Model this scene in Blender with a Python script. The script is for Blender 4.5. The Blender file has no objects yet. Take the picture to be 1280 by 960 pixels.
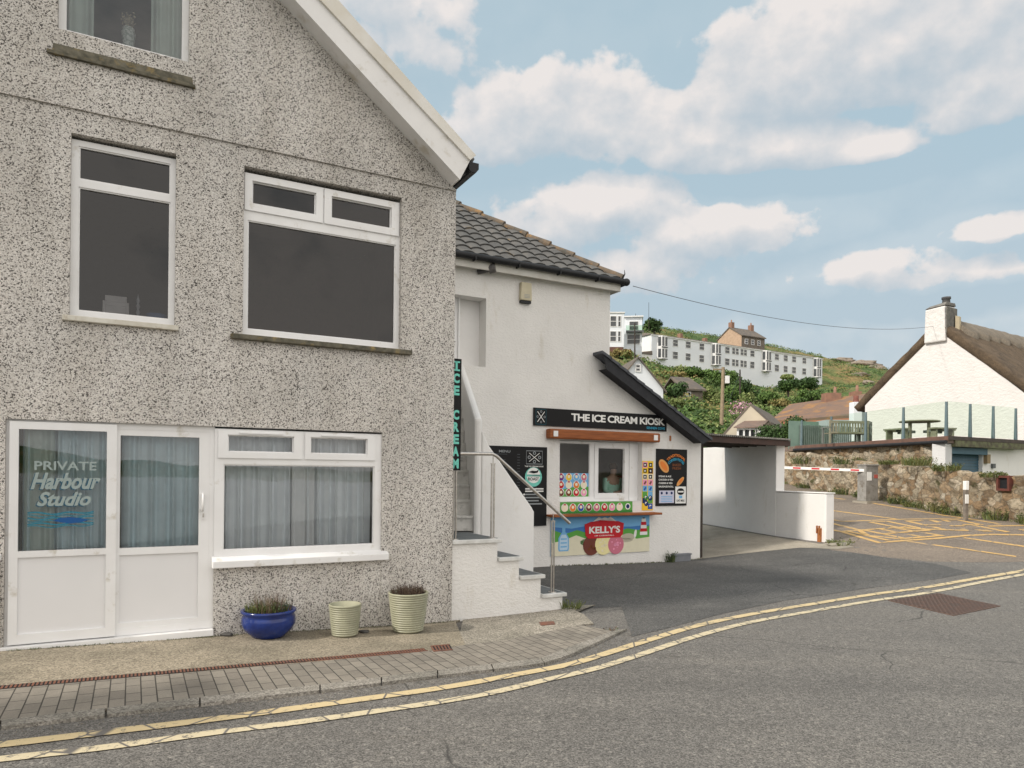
import bpy, bmesh, math, random
import numpy as np
from mathutils import Vector, Matrix, noise as mnoise
R=random.Random(7); PI=math.pi
SC=bpy.context.scene; COL=SC.collection
# ------------------------------------------------------------ camera, world, sun
FOC=880.0; RHO=.0105; CZ=1.65
cr,sr=math.cos(RHO),math.sin(RHO)
cam=bpy.data.cameras.new('camera'); co=bpy.data.objects.new('camera',cam); COL.objects.link(co)
cam.sensor_width=36; cam.lens=FOC/1280*36; cam.shift_y=110/1280; cam.clip_end=6000; cam.clip_start=.05
co.matrix_world=Matrix(((cr,-sr,0,0),(0,0,-1,0),(sr,cr,0,CZ),(0,0,0,1)))
SC.camera=co
SC.render.resolution_x=1024; SC.render.resolution_y=768
SC.view_settings.view_transform='Standard'; SC.view_settings.look='None'
SC.view_settings.exposure=0.56; SC.view_settings.gamma=1
SUNV=Vector((-.875,-.484,0)).normalized(); ELEV=math.radians(38)
SUNV=Vector((SUNV.x*math.cos(ELEV),SUNV.y*math.cos(ELEV),math.sin(ELEV)))
sl=bpy.data.lights.new('sun','SUN'); sl.energy=2.3; sl.angle=math.radians(3.0); sl.color=(1,.93,.83)
so=bpy.data.objects.new('sun',sl); COL.objects.link(so); so.rotation_euler=(-SUNV).to_track_quat('-Z','Y').to_euler()
W=bpy.data.worlds.new('World'); SC.world=W; W.use_nodes=True
def world():
    nt=W.node_tree; N=nt.nodes; L=nt.links; N.clear()
    def mth(op,a,b=None,c=None,clamp=False):
        n=N.new('ShaderNodeMath'); n.operation=op; n.use_clamp=clamp
        for i,v in enumerate((a,b,c)):
            if v is None: continue
            if isinstance(v,(int,float)): n.inputs[i].default_value=v
            else: L.new(v,n.inputs[i])
        return n.outputs[0]
    out=N.new('ShaderNodeOutputWorld'); bg=N.new('ShaderNodeBackground'); L.new(bg.outputs[0],out.inputs[0])
    sky=N.new('ShaderNodeTexSky'); sky.sky_type='NISHITA'; sky.sun_disc=False
    sky.sun_elevation=ELEV; sky.sun_rotation=math.atan2(SUNV.x,SUNV.y); sky.air_density=1.0; sky.dust_density=2.0; sky.ozone_density=1.5
    tc=N.new('ShaderNodeTexCoord'); sp=N.new('ShaderNodeSeparateXYZ'); L.new(tc.outputs['Generated'],sp.inputs[0])
    x,y,z=sp.outputs
    az=mth('ARCTAN2',x,y); el=mth('ARCSINE',z)
    nz=N.new('ShaderNodeTexNoise'); nz.inputs['Scale'].default_value=8.5; nz.inputs['Detail'].default_value=9; nz.inputs['Roughness'].default_value=.55
    mp=N.new('ShaderNodeMapping'); mp.inputs['Scale'].default_value=(1,1,1.2); L.new(tc.outputs['Generated'],mp.inputs[0]); L.new(mp.outputs[0],nz.inputs['Vector'])
    nfac=nz.outputs[0]
    n2=N.new('ShaderNodeTexNoise'); n2.inputs['Scale'].default_value=25; n2.inputs['Detail'].default_value=6; L.new(mp.outputs[0],n2.inputs['Vector'])
    n3=N.new('ShaderNodeTexNoise'); n3.inputs['Scale'].default_value=2.2; n3.inputs['Detail'].default_value=5; n3.inputs['Roughness'].default_value=.5; L.new(mp.outputs[0],n3.inputs['Vector'])
    puff=mth('ADD',mth('MULTIPLY',mth('SUBTRACT',nfac,.5),2.7),mth('MULTIPLY',mth('SUBTRACT',n2.outputs[0],.5),1.5))
    # clouds: (az, el, half width, half height above, below, strength)
    cl=[]
    def c(px,py,w,h,hb,s):
        u=(px-640)/FOC; v=(590-py)/FOC; X=u*cr-v*sr; Z=u*sr+v*cr
        a=math.atan2(X,1); e=math.asin(Z/math.sqrt(1+X*X+Z*Z)); k=1/FOC/(1+X*X)**.75
        cl.append((a,e,w*k*1.0,h*k*.85,hb*k*.85,s))
    c(1090,60,240,110,75,1.25); c(1010,95,150,90,60,1.1); c(1150,50,150,95,70,1.2); c(1250,110,110,75,50,.95); c(940,110,85,60,40,.9)
    c(700,150,125,80,50,1.1); c(790,160,90,55,40,.85); c(620,170,70,55,45,.8); c(880,170,90,30,25,.8)
    c(960,190,140,42,22,1.0); c(1060,190,80,26,16,.9); c(850,195,50,25,15,.8)
    c(740,262,125,48,50,1.1); c(900,292,130,40,42,1.05); c(660,285,70,44,40,.8); c(1235,288,60,26,20,.85)
    c(1090,335,130,30,32,.72); c(800,335,130,34,36,.75); c(470,20,130,60,60,.6); c(1210,335,90,25,22,.5)
    c(1600,150,260,90,60,1); c(250,60,260,100,80,.8); c(-200,200,260,80,80,.9)
    gen=mth('MULTIPLY',mth('SUBTRACT',n3.outputs[0],.50),7.0)     # broken cloud elsewhere round the sky
    front=mth('MULTIPLY_ADD',y,3.0,.2,clamp=True)
    def chain(el):
        m=None
        for (a,e,w,h,hb,s) in cl:
            dx=mth('DIVIDE',mth('SUBTRACT',az,a),w); dz=mth('SUBTRACT',el,e)
            dz=mth('MAXIMUM',mth('DIVIDE',dz,h),mth('DIVIDE',dz,-hb))
            q=mth('SUBTRACT',s,mth('MULTIPLY',mth('ADD',mth('MULTIPLY',dx,dx),mth('MULTIPLY',dz,dz)),s*.9))
            m=q if m is None else mth('SMOOTH_MAX',m,q,.25)
        return mth('MAXIMUM',m,-1.2)
    m=mth('ADD',mth('MULTIPLY',chain(el),front),mth('MULTIPLY',gen,mth('SUBTRACT',1.0,front)))
    dens=mth('ADD',m,puff)
    # density a little higher up and to the left (towards the sun) gives lit tops and grey bases
    def nz_at(sc,det,loc,ro=.55):
        mp_=N.new('ShaderNodeMapping'); mp_.inputs['Scale'].default_value=(1,1,1.2); mp_.inputs['Location'].default_value=loc; L.new(tc.outputs['Generated'],mp_.inputs[0])
        q=N.new('ShaderNodeTexNoise'); q.inputs['Scale'].default_value=sc; q.inputs['Detail'].default_value=det; q.inputs['Roughness'].default_value=ro; L.new(mp_.outputs[0],q.inputs['Vector']); return q.outputs[0]
    off=(-.014,0,.026)
    pu2=mth('ADD',mth('MULTIPLY',mth('SUBTRACT',nz_at(8.5,9,off),.5),2.7),mth('MULTIPLY',mth('SUBTRACT',nz_at(25,6,off,.5),.5),1.5))
    up_=mth('ADD',mth('MULTIPLY',chain(mth('ADD',el,.03)),front),mth('MULTIPLY',gen,mth('SUBTRACT',1.0,front)))
    lit=mth('MULTIPLY_ADD',mth('SUBTRACT',dens,mth('ADD',up_,pu2)),.62,.52,clamp=True)
    mask=N.new('ShaderNodeMapRange'); mask.interpolation_type='SMOOTHSTEP'; mask.inputs[1].default_value=-.10; mask.inputs[2].default_value=.32; L.new(dens,mask.inputs[0])
    veil=mth('MULTIPLY_ADD',n3.outputs[0],.7,-.12,clamp=True)
    elv=mth('MULTIPLY_ADD',el,-2.4,.95,clamp=True)
    mask2=mth('MAXIMUM',mth('MULTIPLY',mask.outputs[0],mth('MULTIPLY_ADD',lit,.42,.56)),mth('MULTIPLY',mth('ADD',veil,elv),.52))
    shade=lit
    cc=N.new('ShaderNodeMix'); cc.data_type='RGBA'; cc.inputs[6].default_value=(3.1,3.3,3.55,1); cc.inputs[7].default_value=(4.75,4.5,4.38,1); L.new(shade,cc.inputs[0])
    hs=N.new('ShaderNodeMix'); hs.data_type='RGBA'; hs.inputs[0].default_value=.90; hs.inputs[7].default_value=(2.45,3.3,3.75,1); L.new(sky.outputs[0],hs.inputs[6])
    mx=N.new('ShaderNodeMix'); mx.data_type='RGBA'; L.new(mask2,mx.inputs[0]); L.new(hs.outputs[2],mx.inputs[6]); L.new(cc.outputs[2],mx.inputs[7])
    bk=N.new('ShaderNodeMix'); bk.data_type='RGBA'; L.new(mth('MULTIPLY',mth('SUBTRACT',1.0,front),mth('ADD',mth('MULTIPLY_ADD',n3.outputs[0],2.4,-.30),mth('MULTIPLY',mth('SUBTRACT',nfac,.5),2.2),clamp=True)),bk.inputs[0]); L.new(mx.outputs[2],bk.inputs[6]); bk.inputs[7].default_value=(9.0,8.5,7.95,1)  # brighter warm cloud added behind the camera to fill the shaded facades
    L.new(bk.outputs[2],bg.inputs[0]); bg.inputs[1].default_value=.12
world()
# ------------------------------------------------------------ geometry helpers
def ray(px,py):
    u=(px-640)/FOC; v=(590-py)/FOC
    return Vector((u*cr-v*sr,1,u*sr+v*cr))
def at(px,py,Y): return ray(px,py)*Y+Vector((0,0,CZ))
class Fr:                                           # local frame: x along, y away (left of x), z up
    def __init__(s,o,xd):
        s.o=Vector(o); s.x=Vector((xd[0],xd[1],0)).normalized(); s.y=Vector((-s.x.y,s.x.x,0)); s.z=Vector((0,0,1))
    def __call__(s,x,y,z): return s.o+s.x*x+s.y*y+s.z*z
    def px(s,px,py,y=0):
        r=ray(px,py); c=Vector((0,0,CZ)); q=s.o+s.y*y
        t=(q-c).dot(s.y)/r.dot(s.y); p=c+r*t-s.o
        return p.dot(s.x),p.z
    def at(s,x,y,z=0): return Fr(s(x,y,z),s.x)
WORLD=Fr((0,0,0),(1,0))
DN=(.8805,.474)
HF=Fr((.474*-7.86,.8805*7.86,0),DN); KF=Fr((.474*-11.8,.8805*11.8,0),DN)
# ground heights: thin plate through surveyed points
GP=[]
def gp(px,py,Y,dz=0): p=at(px,py,Y); GP.append((p.x,p.y,p.z+dz))
def gq(x,y,z): GP.append((x,y,z))
hp=lambda s,y,z:GP.append((*HF(s,y,0).xy,z)); kp=lambda s,y,z:GP.append((*KF(s,y,0).xy,z))
hp(-1,0,-.05); hp(3.4,0,-.19); hp(-3.7,0,0.0); kp(7.5,0,-.2); kp(11.1,0,-.24); kp(3.5,0,-.2); hp(1,0,-.11); hp(5.2,0,-.18)
gp(0,912,4.58); gp(783,787.5,8.15); gp(640,960,4.16); gp(1280,960,4.4); gp(1180,755,10.2); gp(1280,715,13.2); gp(1100,678,15.7); gp(1280,690,15); gp(1150,715,12.8); gp(1040,690,14.9)
gp(883,655,20.6); gp(1033,678,16.2); gp(970,668,17.9)
gp(1280,655,17.8); gp(1207,645.4,19.8); gp(1120,628,23); gp(1060,618,26); gp(1000,608,30); gp(970,601.5,32.5)
for q in ((-8,-4,0),(6,-4,-.15),(0,0,-.1),(14,2,-.2),(-12,4,.1),(30,10,.2),(25,22,1),(20,32,2.0),(-6,-9,-.3),(12,-9,-.4),(0,-14,-2.5),(-30,-14,-2.5),(30,-14,-2.5),(0,-40,-4),(-60,-60,-4),(60,-60,-4),(16,26,1.0),(20,24,.9),(26,30,1.3),(18,34,1.5),(30,44,2.2),(15,40,1.8),(-40,20,1),(-15,15,.1),(-20,40,3),(0,30,.3)): gq(*q)
for q in ((905,550,46),(960,545,58),(1000,540,66),(1060,530,70),(800,505,58),(850,498,75),(900,505,88),(950,502,105),(1010,505,115),(814,457,138),(860,465,144),(900,474,149),(960,485,157),(1030,485,167),
          (830,417,172),(870,424,176),(900,432,180),(960,438,186),(1010,444,190),(1035,451,205),(1060,451,210),(1085,457,205),(1105,466,195),(1140,485,180),(1060,480,150),(1095,492,135),(1060,510,110),(770,440,120),(740,430,130),(790,420,160),(820,460,120),(900,480,125),(960,492,130)): gp(*q)
for q in ((150,160,22),(120,230,25),(-60,160,28),(0,240,34),(-90,60,6),(90,40,4),(130,90,12),(40,40,2.5)): gq(*q)
GA=np.array(GP); NG=len(GA)
def _U(r2): return np.where(r2>1e-9, r2*np.log(np.maximum(r2,1e-9)),0)*.5
_P=GA[:,:2]; _K=_U(((_P[:,None]-_P[None])**2).sum(-1)); _A=np.zeros((NG+3,NG+3)); _A[:NG,:NG]=_K+np.eye(NG)*1e-3
_A[:NG,NG]=1; _A[:NG,NG+1:]=_P; _A[NG:,:NG]=_A[:NG,NG:].T
_w=np.linalg.solve(_A,np.concatenate([GA[:,2],np.zeros(3)]))
def garr(XY):
    Q=np.array(XY,dtype=float).reshape(-1,2).copy(); Q[:,0]=np.clip(Q[:,0],-90,150); Q[:,1]=np.clip(Q[:,1],-55,235)
    return _U(((Q[:,None]-_P[None])**2).sum(-1))@_w[:NG]+_w[NG]+Q@_w[NG+1:]
def g(x,y): return float(garr([(x,y)])[0])
def G(px,py,off=0):                                  # ray to ground
    r=ray(px,py); ts=np.concatenate([np.arange(2,45,.05),np.arange(45,230,.5)])
    z=garr([(r.x*t,t) for t in ts])+off-(CZ+r.z*ts)
    i=int(np.argmax(z>=0)) if (z>=0).any() else len(ts)-1
    if i==0: return r*ts[0]+Vector((0,0,CZ))
    f=z[i-1]/(z[i-1]-z[i]); t=ts[i-1]+(ts[i]-ts[i-1])*f
    return Vector((r.x*t,t,CZ+r.z*t))
class MB:
    def __init__(s): s.v=[]; s.f=[]; s.m=[]; s.mats=[]; s.cur=0; s.sm=[]
    def mat(s,m):
        if m not in s.mats: s.mats.append(m)
        s.cur=s.mats.index(m); return s
    def add(s,vs,fs,smooth=False):
        k=len(s.v); s.v+= [Vector(v) for v in vs]
        for f in fs: s.f.append([i+k for i in f]); s.m.append(s.cur); s.sm.append(smooth)
        return s
    def box(s,fr,x0,x1,y0,y1,z0,z1):
        vs=[fr(x,y,z) for z in (z0,z1) for x,y in ((x0,y0),(x1,y0),(x1,y1),(x0,y1))]
        return s.add(vs,[(3,2,1,0),(4,5,6,7),(0,1,5,4),(1,2,6,5),(2,3,7,6),(3,0,4,7)])
    def hexa(s,v): return s.add(v,[(3,2,1,0),(4,5,6,7),(0,1,5,4),(1,2,6,5),(2,3,7,6),(3,0,4,7)])
    def prism(s,fr,pts,y0,y1):                      # polygon (x,z) extruded along y
        n=len(pts); vs=[fr(x,y0,z) for x,z in pts]+[fr(x,y1,z) for x,z in pts]
        return s.add(vs,[tuple(range(n)),tuple(range(2*n-1,n-1,-1))]+[(i,i+n,(i+1)%n+n,(i+1)%n) for i in range(n)])
    def poly(s,pts): return s.add(pts,[tuple(range(len(pts)))])
    def tube(s,pts,r,seg=10,caps=True,smooth=True):
        pts=[Vector(p) for p in pts]; rr=r if isinstance(r,(list,tuple)) else [r]*len(pts); vs=[]; fs=[]
        up=None
        for i,p in enumerate(pts):
            t=(pts[min(i+1,len(pts)-1)]-pts[max(i-1,0)]).normalized()
            if up is None: up=Vector((0,0,1)) if abs(t.z)<.9 else Vector((1,0,0))
            a=t.cross(up).normalized(); b=a.cross(t).normalized(); up=b
            for k in range(seg): an=2*PI*k/seg; vs.append(p+(a*math.cos(an)+b*math.sin(an))*rr[i])
        for i in range(len(pts)-1):
            for k in range(seg): fs.append((i*seg+k,i*seg+(k+1)%seg,(i+1)*seg+(k+1)%seg,(i+1)*seg+k))
        s.add(vs,fs,smooth)
        if caps: s.add(vs[:seg],[tuple(range(seg-1,-1,-1))]); s.add(vs[-seg:],[tuple(range(seg))])
        return s
    def lathe(s,c,prof,seg=32,smooth=True):          # prof list (r,z)
        c=Vector(c); vs=[]; fs=[]
        for r,z in prof:
            for k in range(seg): an=2*PI*k/seg; vs.append(c+Vector((r*math.cos(an),r*math.sin(an),z)))
        for i in range(len(prof)-1):
            for k in range(seg): fs.append((i*seg+k,i*seg+(k+1)%seg,(i+1)*seg+(k+1)%seg,(i+1)*seg+k))
        return s.add(vs,fs,smooth)
    def ico(s,c,rad,sub=2,jit=0,seed=0,sq=(1,1,1)):
        bm=bmesh.new(); bmesh.ops.create_icosphere(bm,subdivisions=sub,radius=1)
        c=Vector(c); vs=[]
        for v in bm.verts:
            k=1+jit*mnoise.noise(v.co*1.7+Vector((seed,seed*2.3,0)))
            vs.append(c+Vector((v.co.x*sq[0],v.co.y*sq[1],v.co.z*sq[2]))*rad*k)
        fs=[tuple(v.index for v in f.verts) for f in bm.faces]; bm.free()
        return s.add(vs,fs,True)
    def panel(s,fr,x0,x1,z0,z1,holes,y0,y1,grid=None):   # slab with rectangular openings
        xs=sorted({x0,x1,*[h[0] for h in holes],*[h[1] for h in holes]}); zs=sorted({z0,z1,*[h[2] for h in holes],*[h[3] for h in holes]})
        xs=[x for x in xs if x0<=x<=x1]; zs=[z for z in zs if z0<=z<=z1]
        solid=lambda i,j: 0<=i<len(xs)-1 and 0<=j<len(zs)-1 and not any(h[0]<(xs[i]+xs[i+1])/2<h[1] and h[2]<(zs[j]+zs[j+1])/2<h[3] for h in holes)
        def q(*p): s.add([fr(*c) for c in p],[(0,1,2,3)])
        for i in range(len(xs)-1):
            for j in range(len(zs)-1):
                if not solid(i,j): continue
                a,b,c,d=xs[i],xs[i+1],zs[j],zs[j+1]
                q((a,y0,c),(b,y0,c),(b,y0,d),(a,y0,d)); q((a,y1,d),(b,y1,d),(b,y1,c),(a,y1,c))
                if not solid(i-1,j): q((a,y1,c),(a,y0,c),(a,y0,d),(a,y1,d))
                if not solid(i+1,j): q((b,y0,c),(b,y1,c),(b,y1,d),(b,y0,d))
                if not solid(i,j-1): q((a,y1,c),(b,y1,c),(b,y0,c),(a,y0,c))
                if not solid(i,j+1): q((a,y0,d),(b,y0,d),(b,y1,d),(a,y1,d))
        return s
    def cut(s,p,n):                                  # remove what lies on the +n side
        me=bpy.data.meshes.new('t'); me.from_pydata(s.v,[],s.f); 
        for i,f in enumerate(me.polygons): f.material_index=s.m[i]; f.use_smooth=s.sm[i]
        bm=bmesh.new(); bm.from_mesh(me); bpy.data.meshes.remove(me)
        bmesh.ops.remove_doubles(bm,verts=bm.verts,dist=1e-5)
        bmesh.ops.bisect_plane(bm,geom=bm.verts[:]+bm.edges[:]+bm.faces[:],plane_co=p,plane_no=n,clear_outer=True)
        bmesh.ops.holes_fill(bm,edges=[e for e in bm.edges if e.is_boundary],sides=0) if False else None
        bm.verts.index_update(); s.v=[v.co.copy() for v in bm.verts]; s.f=[[v.index for v in f.verts] for f in bm.faces]
        s.m=[f.material_index for f in bm.faces]; s.sm=[f.smooth for f in bm.faces]; bm.free(); return s
def root_loc(o):
    while o.parent: o=o.parent
    return o.location
def obj(name,mb,parent=None,m=None,bevel=0,label=None):
    if m is not None: mb.mats=[m]; mb.m=[0]*len(mb.f)
    me=bpy.data.meshes.new(name)
    if parent is not None: off=root_loc(parent)
    else:
        A=np.array([tuple(v) for v in mb.v]); off=Vector(((A[:,0].min()+A[:,0].max())/2,(A[:,1].min()+A[:,1].max())/2,A[:,2].min()))
    me.from_pydata([v-off for v in mb.v],[],mb.f)
    for x in mb.mats: me.materials.append(x)
    me.polygons.foreach_set('material_index',mb.m); me.polygons.foreach_set('use_smooth',mb.sm); me.update()
    o=bpy.data.objects.new(name,me); COL.objects.link(o)
    if parent is not None: o.parent=parent
    else: o.location=off
    if bevel:
        md=o.modifiers.new('b','BEVEL'); md.width=bevel; md.segments=2; md.limit_method='ANGLE'; md.angle_limit=math.radians(40); md.harden_normals=False
    if label: o['label']=label
    return o
def tag(o,label,cat,group=None):
    o['label']=label; o['category']=cat
    if group: o['group']=group
    return o
def thing(name,label,cat,loc,group=None):
    o=bpy.data.objects.new(name,None); COL.objects.link(o); o.location=Vector(loc); o.empty_display_size=.2
    return tag(o,label,cat,group)
def T(name,mb,label,cat,m=None,group=None,bevel=0): return tag(obj(name,mb,None,m,bevel),label,cat,group)
def struct(name,mb,m=None,kind='structure'):
    o=obj(name,mb,None,m); o['kind']=kind; return o
# ------------------------------------------------------------ materials
def lin(c):
    c=c/255.0
    return c/12.92 if c<=.04045 else ((c+.055)/1.055)**2.4
def rgb(r,gg,b): return (lin(r),lin(gg),lin(b),1)
def newmat(name):
    m=bpy.data.materials.new(name); m.use_nodes=True; nt=m.node_tree; return m,nt,nt.nodes['Principled BSDF']
def ramp(nt,stops,fac,const=False):
    r=nt.nodes.new('ShaderNodeValToRGB'); e=r.color_ramp.elements
    if const: r.color_ramp.interpolation='CONSTANT'
    while len(e)<len(stops): e.new(.5)
    for i,(p,c) in enumerate(stops): e[i].position=p; e[i].color=c if len(c)==4 else (*c,1)
    nt.links.new(fac,r.inputs[0]); return r.outputs[0]
def coords(nt,scale=(1,1,1),rotz=0):
    tc=nt.nodes.new('ShaderNodeTexCoord'); mp=nt.nodes.new('ShaderNodeMapping'); mp.inputs['Scale'].default_value=scale; mp.inputs['Rotation'].default_value=(0,0,rotz)
    nt.links.new(tc.outputs['Object'],mp.inputs[0]); return mp.outputs[0]
def noise_(nt,v,sc,det=4,rough=.55,dist=0):
    n=nt.nodes.new('ShaderNodeTexNoise'); n.inputs['Scale'].default_value=sc; n.inputs['Detail'].default_value=det; n.inputs['Roughness'].default_value=rough; n.inputs['Distortion'].default_value=dist
    nt.links.new(v,n.inputs['Vector']); return n.outputs[0]
def vor(nt,v,sc,feat='F1'):
    n=nt.nodes.new('ShaderNodeTexVoronoi'); n.inputs['Scale'].default_value=sc; n.feature=feat; nt.links.new(v,n.inputs['Vector']); return n
def mixc(nt,f,a,b,mode='MIX'):
    m=nt.nodes.new('ShaderNodeMix'); m.data_type='RGBA'; m.blend_type=mode
    for i,x in ((0,f),(6,a),(7,b)):
        if isinstance(x,(int,float)): m.inputs[i].default_value=x
        elif isinstance(x,tuple): m.inputs[i].default_value=x if len(x)==4 else (*x,1)
        else: nt.links.new(x,m.inputs[i])
    return m.outputs[2]
def bump(nt,b,h,st,dist=.01):
    n=nt.nodes.new('ShaderNodeBump'); n.inputs['Strength'].default_value=st; n.inputs['Distance'].default_value=dist
    nt.links.new(h,n.inputs['Height']); nt.links.new(n.outputs[0],b.inputs['Normal'])
_MC={}
def M(name,col,col2=None,sc=6,rough=.75,bmp=0,bsc=40,bd=.01,metal=0,lo=.35,hi=.65,scale=(1,1,1),spec=.5,dirt=None):
    if name in _MC: return _MC[name]
    m,nt,b=newmat(name); b.inputs['Base Color'].default_value=(*col[:3],1); b.inputs['Roughness'].default_value=rough; b.inputs['Metallic'].default_value=metal
    b.inputs['Specular IOR Level'].default_value=spec
    v=coords(nt,scale)
    if col2 is None: col2=tuple(x*.88 for x in col[:3])
    cc=ramp(nt,[(lo,tuple(col[:3])),(hi,tuple(col2[:3]))],noise_(nt,v,sc,6))
    if dirt: cc=mixc(nt,ramp(nt,[(dirt[2] if len(dirt)>2 else .55,(0,0,0)),(dirt[2]+.12 if len(dirt)>2 else .72,(1,1,1))],noise_(nt,v,dirt[1],8,.65)),cc,tuple(dirt[0]))
    nt.links.new(cc,b.inputs['Base Color'])
    if bmp: bump(nt,b,noise_(nt,v,bsc,5),bmp,bd)
    _MC[name]=m; return m
def flat(name,c,rough=.5):
    if name in _MC: return _MC[name]
    m,nt,b=newmat(name); b.inputs['Base Color'].default_value=c; b.inputs['Roughness'].default_value=max(rough,.55); b.inputs['Specular IOR Level'].default_value=.18; _MC[name]=m
    v=coords(nt); nt.links.new(mixc(nt,noise_(nt,v,12,3),c,tuple(x*.86 for x in c[:3])+(1,)),b.inputs['Base Color'])
    return m
def pebble():
    m,nt,b=newmat('pebbledash'); v=coords(nt)
    vo=vor(nt,v,105); sep=nt.nodes.new('ShaderNodeSeparateColor'); nt.links.new(vo.outputs['Color'],sep.inputs[0])
    c1=ramp(nt,[(0,(.065,.06,.056)),(.13,(.125,.118,.11)),(.19,(.36,.345,.325)),(.32,(.59,.565,.535)),(.7,(.70,.675,.64)),(1,(.80,.78,.745))],sep.outputs[0])
    edge=ramp(nt,[(.45,(1,1,1)),(.8,(.80,.78,.75))],vo.outputs['Distance'])
    c2=mixc(nt,1.0,c1,edge,'MULTIPLY')
    big=ramp(nt,[(.3,(.84,.84,.84)),(.7,(1.05,1.04,1.035))],noise_(nt,v,.9,6,.6))
    v2=coords(nt,(1,1,.25)); st=ramp(nt,[(.42,(1,1,1)),(.72,(.80,.785,.76))],noise_(nt,v2,2.0,8,.65))
    c3=mixc(nt,1.0,mixc(nt,1.0,c2,big,'MULTIPLY'),st,'MULTIPLY')
    nt.links.new(c3,b.inputs['Base Color']); b.inputs['Roughness'].default_value=.9
    inv=nt.nodes.new('ShaderNodeMath'); inv.operation='MULTIPLY_ADD'; inv.inputs[1].default_value=-1.6; inv.inputs[2].default_value=1; nt.links.new(vo.outputs['Distance'],inv.inputs[0])
    bump(nt,b,inv.outputs[0],.4,.008); return m
def render_wall(name,c,rag=.5,sc=18):
    m,nt,b=newmat(name); v=coords(nt)
    cc=ramp(nt,[(.3,c),(.75,tuple(x*.90 for x in c))],noise_(nt,v,1.3,7,.6))
    st=ramp(nt,[(.60,(1,1,1)),(.78,(.80,.77,.70))],noise_(nt,coords(nt,(1,1,.3)),3.5,8,.7))
    gm_=ramp(nt,[(.66,(1,1,1)),(.80,(.72,.70,.62))],noise_(nt,v,1.7,9,.75))
    nt.links.new(mixc(nt,1.0,mixc(nt,1.0,cc,st,'MULTIPLY'),gm_,'MULTIPLY'),b.inputs['Base Color']); b.inputs['Roughness'].default_value=.8
    h=noise_(nt,coords(nt,(1,1,1.7)),sc,6,.65); bump(nt,b,h,rag,.03); return m
def asphalt(name,base,light,patch=(.9,1.12)):
    m,nt,b=newmat(name); v=coords(nt)
    vo=vor(nt,v,120); s=nt.nodes.new('ShaderNodeSeparateColor'); nt.links.new(vo.outputs['Color'],s.inputs[0])
    c=ramp(nt,[(0,tuple(x*.45 for x in base)),(.35,base),(.75,tuple((a+b_)/2 for a,b_ in zip(base,light))),(1,light)],s.outputs[0])
    vo2=vor(nt,v,38); s2=nt.nodes.new('ShaderNodeSeparateColor'); nt.links.new(vo2.outputs['Color'],s2.inputs[0])
    c=mixc(nt,1.0,c,ramp(nt,[(0,(.8,.8,.8)),(.9,(1.05,1.05,1.05)),(1,(1.35,1.33,1.3))],s2.outputs[0]),'MULTIPLY')
    c=mixc(nt,1.0,c,ramp(nt,[(.28,(patch[0],)*3),(.72,(patch[1],patch[1]*.99,patch[1]*.97))],noise_(nt,v,.55,7,.6)),'MULTIPLY')
    c=mixc(nt,1.0,c,ramp(nt,[(.62,(1,1,1)),(.70,(.78,.77,.76))],noise_(nt,coords(nt,(.35,1.4,1),-.5),1.6,7,.7)),'MULTIPLY')
    nn=nt.nodes.new('ShaderNodeTexNoise'); nn.inputs['Scale'].default_value=1.2; nn.inputs['Detail'].default_value=6; nt.links.new(v,nn.inputs['Vector']); vd=mixc(nt,.35,v,nn.outputs['Color'])
    ck=vor(nt,vd,.42,'DISTANCE_TO_EDGE'); keep=ramp(nt,[(.50,(0,0,0)),(.56,(1,1,1))],noise_(nt,v,.5,3,.5))
    c=mixc(nt,mixc(nt,1.0,ramp(nt,[(.0,(1,1,1)),(.0035,(0,0,0))],ck.outputs['Distance']),keep,'MULTIPLY'),c,tuple(x*.35 for x in base)+(1,))
    c=mixc(nt,1.0,c,ramp(nt,[(.36,(.88,.88,.88)),(.5,(1,1,1)),(.66,(1.10,1.09,1.07))],noise_(nt,coords(nt,(.12,1.0,1),-.494),1.1,5,.6)),'MULTIPLY')
    c=mixc(nt,ramp(nt,[(.70,(0,0,0)),(.76,(.55,.55,.55))],noise_(nt,v,3.3,5,.6)),c,tuple(x*.55 for x in base)+(1,))
    nt.links.new(c,b.inputs['Base Color']); b.inputs['Roughness'].default_value=.85
    bump(nt,b,s.outputs[1],.5,.004); return m
def paint_line(name,c,under,wear=.5):
    m,nt,b=newmat(name); v=coords(nt)
    n1=noise_(nt,v,14,9,.8); 
    f=ramp(nt,[(wear,(0,0,0)),(wear+.05,(1,1,1))],n1)
    cr_=vor(nt,coords(nt,(1,1,1),.6),2.6,'DISTANCE_TO_EDGE'); f2=ramp(nt,[(.012,(1,1,1)),(.03,(0,0,0))],cr_.outputs['Distance'])
    fm=mixc(nt,1.0,f,f2,'LIGHTEN')
    pc=mixc(nt,noise_(nt,v,60,3),c,tuple(x*.8 for x in c[:3]))
    nt.links.new(mixc(nt,fm,pc,under),b.inputs['Base Color']); b.inputs['Roughness'].default_value=.7; return m
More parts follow.
